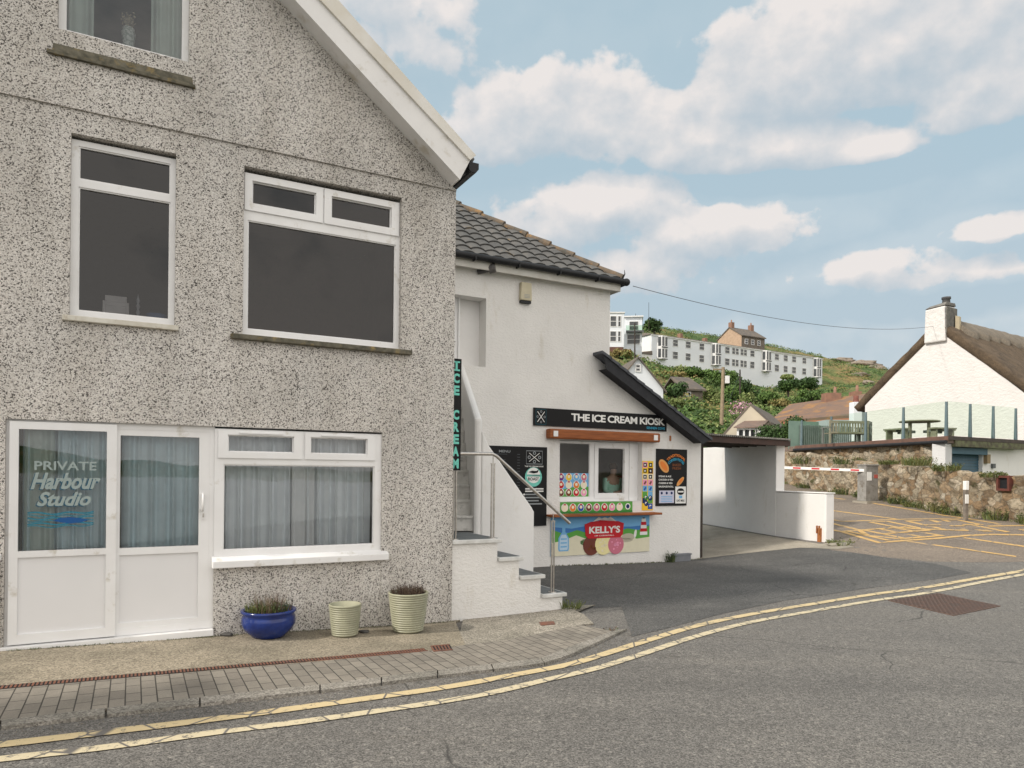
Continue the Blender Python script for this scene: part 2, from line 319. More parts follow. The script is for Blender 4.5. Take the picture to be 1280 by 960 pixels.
def pavers():
    m,nt,b=newmat('block_paving'); v=coords(nt,(1,1,1),-math.atan2(.474,.8805)+PI/2)
    br=nt.nodes.new('ShaderNodeTexBrick'); nt.links.new(v,br.inputs['Vector']); br.inputs['Scale'].default_value=1; br.inputs['Brick Width'].default_value=.21; br.inputs['Row Height'].default_value=.105
    br.inputs['Mortar Size'].default_value=.005; br.inputs['Mortar Smooth'].default_value=.3; br.inputs['Color1'].default_value=(.205,.185,.16,1); br.inputs['Color2'].default_value=(.275,.25,.215,1); br.inputs['Mortar'].default_value=(.055,.05,.042,1)
    c=mixc(nt,1.0,br.outputs[0],ramp(nt,[(.3,(.72,.72,.70)),(.7,(1.12,1.1,1.06))],noise_(nt,v,2.2,8,.65)),'MULTIPLY')
    c=mixc(nt,1.0,c,ramp(nt,[(.2,(.8,.8,.8)),(.8,(1.15,1.15,1.15))],noise_(nt,v,90,3)),'MULTIPLY')
    nt.links.new(c,b.inputs['Base Color']); b.inputs['Roughness'].default_value=.85
    inv=nt.nodes.new('ShaderNodeMath'); inv.operation='SUBTRACT'; inv.inputs[0].default_value=1; nt.links.new(br.outputs['Fac'],inv.inputs[1]); bump(nt,b,inv.outputs[0],.8,.006); return m
def aggregate(name,a,c_,light):
    m,nt,b=newmat(name); v=coords(nt); vo=vor(nt,v,85); s=nt.nodes.new('ShaderNodeSeparateColor'); nt.links.new(vo.outputs['Color'],s.inputs[0])
    c=ramp(nt,[(0,a),(.5,c_),(1,light)],s.outputs[0])
    c=mixc(nt,1.0,c,ramp(nt,[(.3,(.62,.62,.58)),(.62,(1.08,1.06,1.02))],noise_(nt,v,1.5,8,.65)),'MULTIPLY')
    nt.links.new(c,b.inputs['Base Color']); b.inputs['Roughness'].default_value=.9; bump(nt,b,s.outputs[1],.4,.004); return m
def rubble(name,sc=3.2):
    m,nt,b=newmat(name); v0=coords(nt,(1,1,1.25)); 
    nn=nt.nodes.new('ShaderNodeTexNoise'); nn.inputs['Scale'].default_value=2.5; nt.links.new(v0,nn.inputs['Vector']); v=mixc(nt,.12,v0,nn.outputs['Color'])
    vo=vor(nt,v,sc); s=nt.nodes.new('ShaderNodeSeparateColor'); nt.links.new(vo.outputs['Color'],s.inputs[0]); ed=vor(nt,v,sc,'DISTANCE_TO_EDGE')
    c=ramp(nt,[(0,(.24,.18,.12)),(.2,(.44,.31,.19)),(.4,(.42,.37,.29)),(.6,(.60,.53,.42)),(.8,(.48,.36,.24)),(1,(.70,.65,.56))],s.outputs[0])
    c=mixc(nt,1.0,c,ramp(nt,[(.34,(.45,.43,.38)),(.66,(1.25,1.2,1.12))],noise_(nt,v0,9,9,.75)),'MULTIPLY')
    c=mixc(nt,ramp(nt,[(.0,(1,1,1)),(.05,(0,0,0))],ed.outputs['Distance']),c,(.20,.165,.12,1))
    c=mixc(nt,ramp(nt,[(.60,(0,0,0)),(.68,(1,1,1))],noise_(nt,v0,2.2,6,.6)),c,(.10,.095,.04,1))
    nt.links.new(c,b.inputs['Base Color']); b.inputs['Roughness'].default_value=.95; bump(nt,b,noise_(nt,v0,12,9,.75),1.0,.12); return m
def thatch_mat(name,a,b2):
    m,nt,b=newmat(name); v=coords(nt,(1,1,1))
    c=ramp(nt,[(.3,a),(.7,b2)],noise_(nt,v,2.0,9,.7,.8)); f=noise_(nt,coords(nt,(9,9,2.5)),5,6,.7)
    c=mixc(nt,1.0,c,ramp(nt,[(.25,(.45,.45,.45)),(.75,(1.4,1.36,1.3))],f),'MULTIPLY')
    nt.links.new(c,b.inputs['Base Color']); b.inputs['Roughness'].default_value=1; bump(nt,b,f,1,.06); return m
def hillmat():
    m,nt,b=newmat('hillside_turf'); v=coords(nt)
    c=ramp(nt,[(.30,(.035,.07,.018)),(.44,(.07,.125,.03)),(.52,(.13,.15,.05)),(.58,(.26,.19,.08)),(.66,(.09,.13,.035)),(.8,(.30,.25,.14))],noise_(nt,v,.07,9,.68,.6))
    c=mixc(nt,1.0,c,ramp(nt,[(.25,(.5,.5,.5)),(.75,(1.5,1.45,1.4))],noise_(nt,v,.9,8,.7)),'MULTIPLY')
    nt.links.new(c,b.inputs['Base Color']); b.inputs['Roughness'].default_value=1; bump(nt,b,noise_(nt,v,1.2,8,.7),1,.6); return m
def glass(name,tint=(.8,.84,.86),fres=1.6,rough=.0):
    m=bpy.data.materials.new(name); m.use_nodes=True; nt=m.node_tree; nt.nodes.clear()
    o=nt.nodes.new('ShaderNodeOutputMaterial'); mx=nt.nodes.new('ShaderNodeMixShader'); tr=nt.nodes.new('ShaderNodeBsdfTransparent'); gl=nt.nodes.new('ShaderNodeBsdfGlossy'); fr=nt.nodes.new('ShaderNodeFresnel')
    tr.inputs[0].default_value=(*tint,1); gl.inputs['Roughness'].default_value=rough; fr.inputs[0].default_value=fres
    v=coords(nt); bn=nt.nodes.new('ShaderNodeBump'); bn.inputs['Strength'].default_value=.06; bn.inputs['Distance'].default_value=.02; nt.links.new(noise_(nt,v,1.5,1),bn.inputs['Height']); nt.links.new(bn.outputs[0],gl.inputs['Normal'])
    nt.links.new(fr.outputs[0],mx.inputs[0]); nt.links.new(tr.outputs[0],mx.inputs[1]); nt.links.new(gl.outputs[0],mx.inputs[2]); nt.links.new(mx.outputs[0],o.inputs[0]); return m
def leafmat(name,c,c2):
    m,nt,b=newmat(name); v=coords(nt); nt.links.new(ramp(nt,[(.3,c),(.7,c2)],noise_(nt,v,1.1,5,.7)),b.inputs['Base Color']); b.inputs['Roughness'].default_value=.7; b.inputs['Specular IOR Level'].default_value=.2; return m
PEB=pebble(); GLZ=glass('window_glass',(.93,.96,.97),1.9); DGL=glass('dark_window_glass',(.55,.56,.58),1.62)
KW=render_wall('white_render',(.78,.765,.74),.55,20); KW2=render_wall('smooth_white_render',(.80,.79,.775),.15,10)
UP=M('white_upvc',(.80,.80,.80),(.74,.735,.73),sc=2.2,rough=.4,dirt=((.55,.52,.46,1),5,.60))
ASPH=asphalt('road_asphalt',(.118,.111,.102),(.25,.238,.22)); ASPD=asphalt('new_shaded_asphalt',(.068,.067,.065),(.16,.157,.152),(.75,1.35)); ASPF=asphalt('faded_asphalt',(.185,.15,.12),(.31,.262,.215),(.8,1.15))
YEL=paint_line('yellow_road_paint',(.64,.51,.29,1),(.13,.12,.11,1),.565); YEL2=paint_line('pale_yellow_road_paint',(.64,.55,.37,1),(.13,.12,.11,1),.54); YELO=paint_line('orange_road_paint',(.62,.39,.14,1),(.19,.165,.135,1),.57)
PAVE=pavers(); AGG=aggregate('beige_concrete',(.13,.112,.085),(.27,.235,.18),(.38,.34,.27)); AGG2=aggregate('grey_pebbled_concrete',(.12,.11,.095),(.27,.245,.205),(.45,.42,.37)); CONC=aggregate('carport_concrete',(.27,.25,.21),(.34,.31,.265),(.40,.37,.32))
KERB=aggregate('granite_kerb',(.13,.12,.11),(.24,.225,.20),(.36,.34,.31))
STEEL=M('brushed_steel',(.55,.52,.48),(.42,.39,.36),sc=30,rough=.32,metal=1)
BLK=M('black_plastic',(.014,.015,.017),(.022,.022,.024),rough=.5,spec=.25); DGREY=M('grey_step_paint',(.095,.105,.11),(.14,.15,.155),sc=9,rough=.7)
LICH=M('lichened_stone_sill',(.17,.155,.115),(.08,.075,.055),sc=14,rough=.95,bmp=.5,dirt=((.30,.22,.09,1),9))
RUST=M('rusty_iron',(.20,.075,.04),(.12,.06,.045),sc=25,rough=.85,bmp=.4)
DARKIN=M('dark_interior',(.10,.097,.095),(.075,.073,.07),rough=.95); WIN_IN=M('room_interior',(.09,.08,.075),(.07,.062,.06),rough=.9)
CURT=M('net_curtain',(.9,.9,.9),(.8,.81,.82),sc=3,rough=.9); BROWNW=M('stained_timber',(.34,.11,.035),(.19,.06,.022),sc=7,rough=.6,scale=(.4,.4,6),spec=.25)
DKWOOD=M('dark_brown_timber',(.045,.032,.026),(.03,.022,.018),rough=.8,bmp=.3)
SOIL=M('dry_soil',(.07,.05,.032),(.12,.085,.055),sc=30,rough=1,bmp=.6)
CHARW=M('charcoal_barge_paint',(.022,.023,.027),(.034,.035,.039),sc=8,rough=.7,spec=.25)
# ------------------------------------------------------------ lettering
_TX={}
def textmesh(st,bold=0.0,shear=0.0,space=1.0):
    k=(st,bold,shear,space)
    if k in _TX: return _TX[k]
    cu=bpy.data.curves.new('t','FONT'); cu.body=st; cu.offset=bold; cu.shear=shear; cu.space_character=space; cu.resolution_u=3
    o=bpy.data.objects.new('t',cu); COL.objects.link(o); dg=bpy.context.evaluated_depsgraph_get(); me=bpy.data.meshes.new_from_object(o.evaluated_get(dg))
    vs=[(v.co.x,v.co.y) for v in me.vertices]; fs=[tuple(p.vertices) for p in me.polygons]; bpy.data.objects.remove(o); bpy.data.curves.remove(cu); bpy.data.meshes.remove(me)
    xs=[v[0] for v in vs]; ys=[v[1] for v in vs]; a,b,c,d=min(xs),max(xs),min(ys),max(ys)
    _TX[k]=([((x-a)/(b-a),(y-c)/(d-c)) for x,y in vs],fs); return _TX[k]
class Board:                                        # flat artwork on a rectangle of a frame; unit coordinates
    def __init__(s,fr,x0,x1,z0,z1,y,mb=None): s.fr,s.x0,s.x1,s.z0,s.z1,s.y=fr,x0,x1,z0,z1,y; s.mb=mb or MB(); s.k=0; s.asp=(x1-x0)/(z1-z0)
    def P(s,u,v): return s.fr(s.x0+(s.x1-s.x0)*u,s.y-.0015*s.k,s.z0+(s.z1-s.z0)*v)
    def lay(s): s.k+=1; return s
    def slab(s,th,m): s.mb.mat(m).box(s.fr,s.x0,s.x1,s.y,s.y+th,s.z0,s.z1); s.k=1; return s
    def poly(s,m,pts): s.mb.mat(m).poly([s.P(*p) for p in pts]); return s
    def rect(s,m,u0,u1,v0,v1): return s.poly(m,[(u0,v0),(u1,v0),(u1,v1),(u0,v1)])
    def ell(s,m,u,v,ru,rv=None,rot=0,n=20):
        rv=ru*s.asp if rv is None else rv; pts=[]
        for k in range(n):
            a=2*PI*k/n; x=ru*s.asp*math.cos(a); y=rv*math.sin(a); pts.append((u+(x*math.cos(rot)-y*math.sin(rot))/s.asp,v+x*math.sin(rot)+y*math.cos(rot)))
        return s.poly(m,pts)
    def line(s,m,u0,v0,u1,v1,w):
        dx=(u1-u0)*s.asp; dy=v1-v0; l=math.hypot(dx,dy); nx=-dy/l*w/2/s.asp; ny=dx/l*w/2
        return s.poly(m,[(u0+nx,v0+ny),(u0-nx,v0-ny),(u1-nx,v1-ny),(u1+nx,v1+ny)])
    def text(s,m,st,u0,u1,v0,v1,bold=0,shear=0,warp=None,space=1):
        vs,fs=textmesh(st,bold,shear,space); pts=[]
        for a,b in vs:
            u=u0+(u1-u0)*a; v=v0+(v1-v0)*b
            if warp: u,v=warp(u,v,a,b)
            pts.append(s.P(u,v))
        s.mb.mat(m).add(pts,fs); return s
WHT=flat('sign_white',rgb(235,235,232)); SBLK=flat('sign_black',(.012,.012,.013,1),.35); CYAN=flat('sign_cyan',rgb(60,165,200)); TEAL=flat('sign_teal',rgb(120,205,190)); GREYP=flat('sign_grey',rgb(150,155,158)); DTEAL=flat('sign_dark_teal',rgb(30,75,85))
C={k:flat('print_'+k,rgb(*v)) for k,v in dict(sky=(120,180,225),pale=(190,215,235),sea=(70,125,190),green=(95,165,75),dgreen=(60,130,60),sand=(225,220,195),red=(195,40,50),choc=(115,65,55),van=(238,228,170),pink=(205,120,140),orange=(225,130,60),yellow=(240,200,60),purple=(120,60,140),blue=(50,90,170),brown=(120,70,40),lpink=(240,160,190),cream=(240,230,205),navy=(30,50,100),crust=(220,160,95),stone=(190,185,165),dim=(75,78,82)).items()}
# ------------------------------------------------------------ ground sheets
def gridxy(xs,ys,zoff,mb=None,hole=None):
    mb=mb or MB(); X,Y=np.meshgrid(xs,ys); Z=garr(np.stack([X.ravel(),Y.ravel()],1)).reshape(X.shape)
    nx=len(xs); vs=[(X[j,i],Y[j,i],Z[j,i]+(zoff(X[j,i],Y[j,i]) if callable(zoff) else zoff)) for j in range(len(ys)) for i in range(nx)]
    fs=[(j*nx+i,j*nx+i+1,(j+1)*nx+i+1,(j+1)*nx+i) for j in range(len(ys)-1) for i in range(nx-1)]
    return mb.add(vs,fs,True)
def drape(poly,off,res=.35,skirt=0,mb=None,m=None,close=True):     # world xy polygon laid on the ground
    bm=bmesh.new(); vs=[bm.verts.new((p[0],p[1],0)) for p in poly]; bm.faces.new(vs)
    bmesh.ops.triangulate(bm,faces=bm.faces[:])
    xs=[p[0] for p in poly]; ys=[p[1] for p in poly]
    for ax,(a,b) in enumerate(((min(xs),max(xs)),(min(ys),max(ys)))):
        k=math.ceil(a/res)*res
        while k<b:
            co_=[0,0,0]; no=[0,0,0]; co_[ax]=k; no[ax]=1
            bmesh.ops.bisect_plane(bm,geom=bm.verts[:]+bm.edges[:]+bm.faces[:],plane_co=co_,plane_no=no); k+=res
    bm.normal_update()
    if sum(f.normal.z for f in bm.faces)<0: bmesh.ops.reverse_faces(bm,faces=bm.faces[:])
    V=[(v.co.x,v.co.y) for v in bm.verts]; Z=garr(V)
    for v,z in zip(bm.verts,Z): v.co.z=z+off
    bm.verts.index_update(); mb=mb or MB()
    if m: mb.mat(m)
    mb.add([v.co.copy() for v in bm.verts],[tuple(v.index for v in f.verts) for f in bm.faces])
    if skirt:
        for e in bm.edges:
            if e.is_boundary:
                a,b=e.verts[0].co,e.verts[1].co; mb.add([a.copy(),b.copy(),b-Vector((0,0,skirt)),a-Vector((0,0,skirt))],[(0,1,2,3)])
    bm.free(); return mb
def GX(pts,off=0): return [G(*p,off).xy for p in pts]
PO=.022                                              # pavement height over the road
# terrain: whole land, fine near and coarse far
def axis(n0,n1,st,far0,far1,ks):
    a=list(np.arange(n0,n1+1e-6,st)); s=st; x=n1
    while x<far1: s*=ks; x+=s; a.append(min(x,far1))
    s=st; x=n0
    while x>far0: s*=ks; x-=s; a.insert(0,max(x,far0))
    return a
def tz(x,y):
    if -14<x<15 and -7<y<42: return -.06
    d=min(1,max(0,(y-45)/40)); return d*(1.1*mnoise.noise(Vector((x*.07,y*.07,0)))+.5*mnoise.noise(Vector((x*.25,y*.25,3))))*(.6 if not(x>70) else 1.1) - (.06 if y<60 else 0)
tb=gridxy(axis(-20,90,1.6,-2500,2500,1.25),axis(-16,240,1.6,-2500,2500,1.25),tz); struct('ground',tb,hillmat())
sea=MB().add([(-3000,-2500,-1.6),(3000,-2500,-1.6),(3000,-16,-1.6),(-3000,-16,-1.6)],[(0,1,2,3)])
struct('sea',sea,M('sea_water',(.03,.07,.08),(.05,.10,.11),sc=.3,rough=.12,bmp=.5,bsc=1.2,bd=.3))
hd=MB(); xs=np.linspace(-300,900,60); prev=None; vs=[]; 
for x in xs: hh=28*math.exp(-((x-260)/260)**2)+8*mnoise.noise(Vector((x*.01,0,0)))+2; vs+= [(x,-900,-2),(x,-960,hh),(x,-1150,hh*.8),(x,-1300,-2)]
hd.add(vs,[(i*4+k,(i+1)*4+k,(i+1)*4+k+1,i*4+k+1) for i in range(59) for k in range(3)],True); struct('headland',hd,hillmat())
road=gridxy(np.arange(-14,15.01,.4),np.arange(-7,42.01,.4),-.0); struct('road',road,ASPH)
# faded car-park apron up the slope, fresh dark forecourt in front of the kiosk, partly house shade put into colour
ap=GX([(1035,680),(1040,690),(1100,696),(1160,702),(1215,703),(1285,702)])+[(13.4,15),(13.2,17.8),(12.9,20),(12.7,23),(12.5,26),(12.4,30),(12.4,40),(6.0,40),(5.6,24),(7.0,17)]
struct('car_park_surface',drape(ap,.002),ASPF)
fc=[HF(3.6,.4,0).xy,KF(6,.1,0).xy,KF(11.15,.1,0).xy]+GX([(880,696),(940,689),(1000,682),(1040,688),(1075,692),(1120,699),(1170,705),(1215,716),(1170,724),(1080,736),(980,751),(900,768),(840,784),(790,796)])+[HF(5.9,-.1,0).xy]
struct('forecourt',drape(fc,.004),ASPD)
nt=ASPD.node_tree; b=nt.nodes['Principled BSDF']; src=b.inputs['Base Color'].links[0].from_socket; nt.links.new(mixc(nt,ramp(nt,[(.60,(0,0,0)),(.72,(.6,.6,.6))],noise_(nt,coords(nt,(.5,2.2,1),-.494),1.7,9,.72)),src,(.21,.20,.18,1)),b.inputs['Base Color'])
cf=[KF(11.0,.1,0).xy]+GX([(874,699),(905,695),(950,690),(1000,685),(1046,687),(1068,684),(1042,678)])+[(7.05,16.0),(5.4,21.0),KF(11.0,5,0).xy]
struct('carport_floor',drape(cf,.008),CONC)
cs=drape(GX([(1036,682),(1064,681),(1068,685),(1044,688)]),.022,skirt=.03)
# pavement
base_l=[HF(-4.2,.1,0).xy,HF(3.6,.1,0).xy]
drain=[G(0,862,PO).xy,G(140,849,PO).xy,G(400,827,PO).xy,G(535,814,PO).xy]
dd=(drain[0]-drain[1]).normalized(); dl=drain[0]+dd*3
conc=[HF(-4.2,.1,0).xy,HF(3.62,.1,0).xy,HF(3.45,-.05,0).xy]+[G(575,790,PO).xy,G(582,806,PO).xy,G(540,812,PO).xy]+[drain[3],drain[2],drain[1],drain[0],dl]
struct('concrete_apron',drape(conc,PO,skirt=.05),AGG)
kin=[(0,901),(250,872),(400,856),(547,838),(676,823),(705,812),(740,799),(765,789)]
kout=[(0,909),(250,880),(400,863.5),(547,845),(681,829),(712,819),(745,804),(784,786)]
ki=[G(*p,PO).xy for p in kin]; ko=[G(*p,PO).xy for p in kout]
ki=[ki[0]+(ki[0]-ki[1]).normalized()*3]+ki; ko=[ko[0]+(ko[0]-ko[1]).normalized()*3]+ko
pav=[dl]+drain+[G(582,806,PO).xy,G(640,799,PO).xy,G(725,781,PO).xy]+ki[::-1]
struct('pavement',drape(pav,PO+.002,skirt=.05),PAVE)
kb=MB()
for i in range(len(ki)-1):
    a0,a1,b0,b1=ki[i],ki[i+1],ko[i],ko[i+1]; L_=(a1-a0).length; nseg=max(1,round(L_/.6))
    for k in range(nseg):
        t0=k/nseg+.006; t1=(k+1)/nseg-.006; drape([a0.lerp(a1,t0),a0.lerp(a1,t1),b0.lerp(b1,t1),b0.lerp(b1,t0)],PO+.006+R.uniform(-.002,.002),skirt=.1,mb=kb)
struct('kerb',kb,KERB)
struct('concrete_pavement_corner',drape([HF(3.62,.1,0).xy,HF(5.6,.1,0).xy]+GX([(706,757),(730,768),(742,779)],PO)+[G(725,781,PO).xy,G(640,799,PO).xy,G(582,806,PO).xy,G(575,790,PO).xy],PO-.001,skirt=.05),AGG2)
# drain channel, gully, little cover, big manhole
def bars_on(quad,nb,off,bw,mb,long=True):           # grating: rim strips plus cross bars
    a,b,c,d=[Vector((p[0],p[1],0)) for p in quad]; 
    P=lambda u,v:(a.lerp(b,u)).lerp(d.lerp(c,u),v)
    def st(u0,u1,v0,v1,h): 
        q=[P(u0,v0),P(u1,v0),P(u1,v1),P(u0,v1)]; vs=[]
        for z in (-.02,h):
            for p in q: vs.append(Vector((p.x,p.y,g(p.x,p.y)+off+z)))
        mb.hexa(vs)
    for i in range(nb):
        u=i/nb; st(u,u+bw/nb,.1,.9,.0)
    st(0,1,0,.12,.002); st(0,1,.88,1,.002)
w_=Vector((-.474,.8805)); dch=MB()
a=dl; b=drain[3]
perp=(Vector((b.y-a.y,-(b.x-a.x)))).normalized()*.055; perp=perp if perp.y>0 else -perp
Lc=(b-a).length
bars_on([a,b,b+perp*2,a+perp*2],int(Lc/.028),PO+.006,.55,dch)
drape([a,b,b+perp*2,a+perp*2],PO+.0035,mb=dch)
dch.mats=[RUST,M('drain_void',(.012,.01,.009),rough=1)]; nv=len(dch.f)
nbars=(int(Lc/.028)+2)*6; dch.m=[0]*nbars+[1]*(nv-nbars)
T('drain_channel',dch,'long rusty slotted drain channel running along the pavement in front of the pebbledash house','drain')
gq_=[G(542,815,PO).xy,G(566,813,PO).xy,G(562,806,PO).xy,G(538,808,PO).xy]; gm=MB(); bars_on(gq_,6,PO+.007,.5,gm); nb_=len(gm.f); drape(gq_,PO+.0045,mb=gm); gm.mats=[RUST,_MC['drain_void']]; gm.m=[0]*nb_+[1]*(len(gm.f)-nb_)
T('gully_grate',gm,'small square rusty grate set in the block paving at the end of the long drain','drain')
T('inspection_cover',drape(GX([(676,782),(694,780.5),(692,777),(674,778)],PO),PO+.006,skirt=.01),'tiny rusty iron cover in the concrete below the steps','cover',RUST)
mq=[G(*p) for p in ((1110,751),(1192,770),(1251,758),(1173,742))]; mm=MB()
P_=lambda u,v:(mq[0].lerp(mq[1],u)).lerp(mq[3].lerp(mq[2],u),v)
drape([p.xy for p in mq],.010,mb=mm,skirt=.012)
for i in range(26):
    for j in range(26):
        if (i+j)%2: continue
        u=.02+i*.037; v=.02+j*.037; q=[P_(u,v),P_(u+.03,v),P_(u+.03,v+.03),P_(u,v+.03)]
        mm.add([Vector((p.x,p.y,g(p.x,p.y)+.0155)) for p in q],[(0,1,2,3)])
T('manhole_cover',mm,'large square rusty studded manhole cover in the road beside the double yellow lines','manhole cover',M('rusty_cover',(.13,.075,.055),(.085,.06,.05),sc=20,rough=.8,bmp=.4))
# double yellow lines
def line_on(pts,w,off,m,mb=None,spl=True):
    P=[G(*p).xy for p in pts]; Q=[]
    for i in range(len(P)-1):
        p0=P[max(i-1,0)];p1=P[i];p2=P[i+1];p3=P[min(i+2,len(P)-1)]
        n=max(2,int((p2-p1).length/.12)) if spl else 2
        for k in range(n):
            t=k/n; Q.append(.5*((2*p1)+(-p0+p2)*t+(2*p0-5*p1+4*p2-p3)*t*t+(-p0+3*p1-3*p2+p3)*t**3) if spl else p1.lerp(p2,t))
    Q.append(P[-1]); vs=[]; mb=mb or MB()
    for i,q in enumerate(Q):
        t=(Q[min(i+1,len(Q)-1)]-Q[max(i-1,0)]).normalized(); nn=Vector((-t.y,t.x))*w/2*(1+.06*mnoise.noise(Vector((i*.7,w,0))) if spl else 1)
        for s_ in (1,-1): p=q+nn*s_; vs.append(Vector((p.x,p.y,g(p.x,p.y)+off)))
    mb.mat(m).add(vs,[(2*i,2*i+1,2*i+3,2*i+2) for i in range(len(Q)-1)]); return mb
yl=line_on([(-150,950),(0,932),(134,916),(250,902),(400,882),(556,860),(650,843),(712,831),(759,817),(800,804),(870,783),(935,769),(1000,758),(1087,744),(1175,731.5),(1285,712)],.115,.0075,YEL)
yl2=line_on([(-150,968),(0,950),(125,936),(281,915),(400,900),(587,872),(681,851),(744,836.5),(800,819),(870,796),(935,779),(1000,767),(1087,752),(1175,738.5),(1285,717)],.10,.0075,YEL2)
struct('double_yellow_line',yl); struct('double_yellow_line',yl2)
cp=MB()
for l in ([(1030,661),(1053,665),(1099.5,678.8),(1130,676),(1210,669.5),(1240,668.3),(1285,669)],[(1030,652),(1075,663)],[(1030,648.5),(1053,652),(1206,648)],[(1053,664.5),(1075,663)],[(1206,648),(1285,664)],[(1030,637),(1120,649)],[(1030,621),(1160,641),(1206,648)],[(1080,625),(1200,641)],[(1131,676.5),(1270,696)],[(1205,672.5),(1285,684)],[(1235,658),(1285,657)]):
    line_on(l,.13,.0075,YELO,cp,False)
# block letters inside the box
STK={'K':[[(0,0),(0,1)],[(1,1),(.05,.5)],[(.05,.5),(1,0)]],'E':[[(1,0),(0,0),(0,1),(1,1)],[(0,.5),(.85,.5)]],'P':[[(0,0),(0,1),(1,1),(1,.5),(0,.5)]],'C':[[(1,0),(0,0),(0,1),(1,1)]],'L':[[(0,1),(0,0),(1,0)]],'A':[[(0,0),(.5,1),(1,0)],[(.2,.4),(.8,.4)]],'R':[[(0,0),(0,1),(1,1),(1,.5),(0,.5)],[(.4,.5),(1,0)]]}
def ground_text(st,quad,mb,off):
    a,b,c,d=[G(*p).xy for p in quad]; n=len(st)
    P=lambda u,v:(a.lerp(b,u)).lerp(d.lerp(c,u),v)
    for i,ch in enumerate(st):
        for pl in STK[ch]:
            for p,q in zip(pl,pl[1:]):
                p2=P((i+.1+.74*p[0])/n,p[1]); q2=P((i+.1+.74*q[0])/n,q[1]); t=(q2-p2).normalized()*.065; nn=Vector((-t.y,t.x)); p2=p2-t; q2=q2+t
                mb.mat(YELO).add([Vector((w.x,w.y,g(w.x,w.y)+off)) for w in (p2-nn,q2-nn,q2+nn,p2+nn)],[(0,1,2,3)]); off+=.0001
ground_text('KEEP',[(1106,675.5),(1196,667.5),(1134,659),(1058,664.5)],cp,.009); ground_text('CLEAR',[(1128,661),(1262,665),(1200,650),(1085,653)],cp,.009)
struct('car_park_markings',cp)
# ------------------------------------------------------------ pebbledash house (frame HF: x along facade, y into the house)
def lin_at(p0,p1): return lambda x: p0[1]+(p1[1]-p0[1])*(x-p0[0])/(p1[0]-p0[0])
house=thing('pebbledash_house','tall grey pebbledash gable house with white framed windows and white bargeboard','house',HF(0,0,0))
slope=lin_at((1.36,6.70),(3.43,5.04)); AP=-.1
holes=[(-.66,.46,5.76,6.95),(-.545,.355,3.09,4.82),(1.0,2.735,3.07,4.84),(-1.03,2.53,-.6,2.09)]
wl=MB().panel(HF,-3.7,3.42,-.6,8.2,holes,0,.25)
wl.box(HF,3.17,3.42,.25,9,-.6,5.02).box(HF,-3.7,-3.45,.25,9,-.6,5.02)
# step in the render at the string course and over the ground floor openings
wl.cut(HF(3.43,0,5.04),Vector(HF.x*.8+HF.z)).cut(HF(-3.63,0,5.04),Vector(-HF.x*.8+HF.z))
below=MB().panel(HF,-1.12,2.53+.04,-.6,.66,[(-1.06,.745,-.7,.7)],-.001,.24)
obj('wall',wl,house,PEB)
up=MB().panel(HF,-3.7,3.42,5.045,8.2,[holes[0]],-.022,-.0015)   # upper coat of render stands proud
up.cut(HF(3.43,0,5.04),Vector(HF.x*.8+HF.z)).cut(HF(-3.63,0,5.04),Vector(-HF.x*.8+HF.z))
obj('upper_render',up,house,PEB)
obj('wall_below_window',MB().box(HF,.745,2.53,.01,.24,-.6,.64),house,PEB)
obj('wall_beside_door',MB().box(HF,-1.8,-1.06,-.035,-.0015,-.6,.80),house,PEB)
obj('coping',MB().box(HF,-1.85,-1.05,-.07,.01,.80,.85),house,UP)
def window(par,fr,x0,x1,z0,z1,panes,y,th=.06,gl=None,m=None,name='window',sash=(),handle=None,pitch=None):
    fb=MB().panel(fr,x0,x1,z0,z1,panes,y,y+th)
    for p in panes:                                  # glazing bead
        a,b,c,d=p; w=.012
        fb.panel(fr,a-.001,b+.001,c-.001,d+.001,[(a+w,b-w,c+w,d-w)],y+.012,y+th-.01)
    for (a,b,c,d,p) in sash: fb.panel(fr,a,b,c,d,[p],y-.018,y-.001)
    w=obj(name,fb,par,m or UP,bevel=.004)
    for (a,b,c,d) in panes:
        gy=y+th*.55; obj('pane',MB().add([fr(a,gy,c),fr(b,gy,c),fr(b,gy,d),fr(a,gy,d)],[(0,1,2,3)]),w,gl or GLZ)
    return w
YR=.07
aw=window(house,HF,-.66,.46,5.76,6.98,[(-.61,.41,5.81,6.93)],YR)
nw=window(house,HF,-.545,.355,3.09,4.79,[(-.485,.31,4.42,4.735),(-.485,.31,3.155,4.345)],YR,gl=DGL)
bw=window(house,HF,1.0,2.735,3.07,4.80,[(1.09,1.76,4.48,4.72),(1.93,2.63,4.48,4.72),(1.05,2.69,3.14,4.30)],YR,gl=DGL,sash=[(1.015,1.835,4.40,4.79,(1.09,1.76,4.48,4.72)),(1.85,2.72,4.40,4.79,(1.93,2.63,4.48,4.72))])
gw=window(house,HF,.745,2.53,.70,2.07,[(.87,1.54,1.83,2.01),(1.72,2.36,1.83,2.01),(.83,2.45,.80,1.70)],.03,sash=[(.775,1.63,1.765,2.055,(.87,1.54,1.83,2.01)),(1.66,2.45,1.765,2.055,(1.72,2.36,1.83,2.01))])
obj('trickle_vent',MB().box(HF,.98,1.42,-.006,.012,2.025,2.04),gw,UP); obj('trickle_vent',MB().box(HF,1.83,2.2,-.006,.012,2.025,2.04),gw,UP)
obj('sill',MB().box(HF,-.74,.52,-.06,.10,5.50,5.53).hexa([HF(-.70,-.035,5.53),HF(.50,-.035,5.53),HF(.50,.1,5.53),HF(-.70,.1,5.53),HF(-.68,0,5.755),HF(.48,0,5.755),HF(.48,.1,5.755),HF(-.68,.1,5.755)]),aw,LICH)
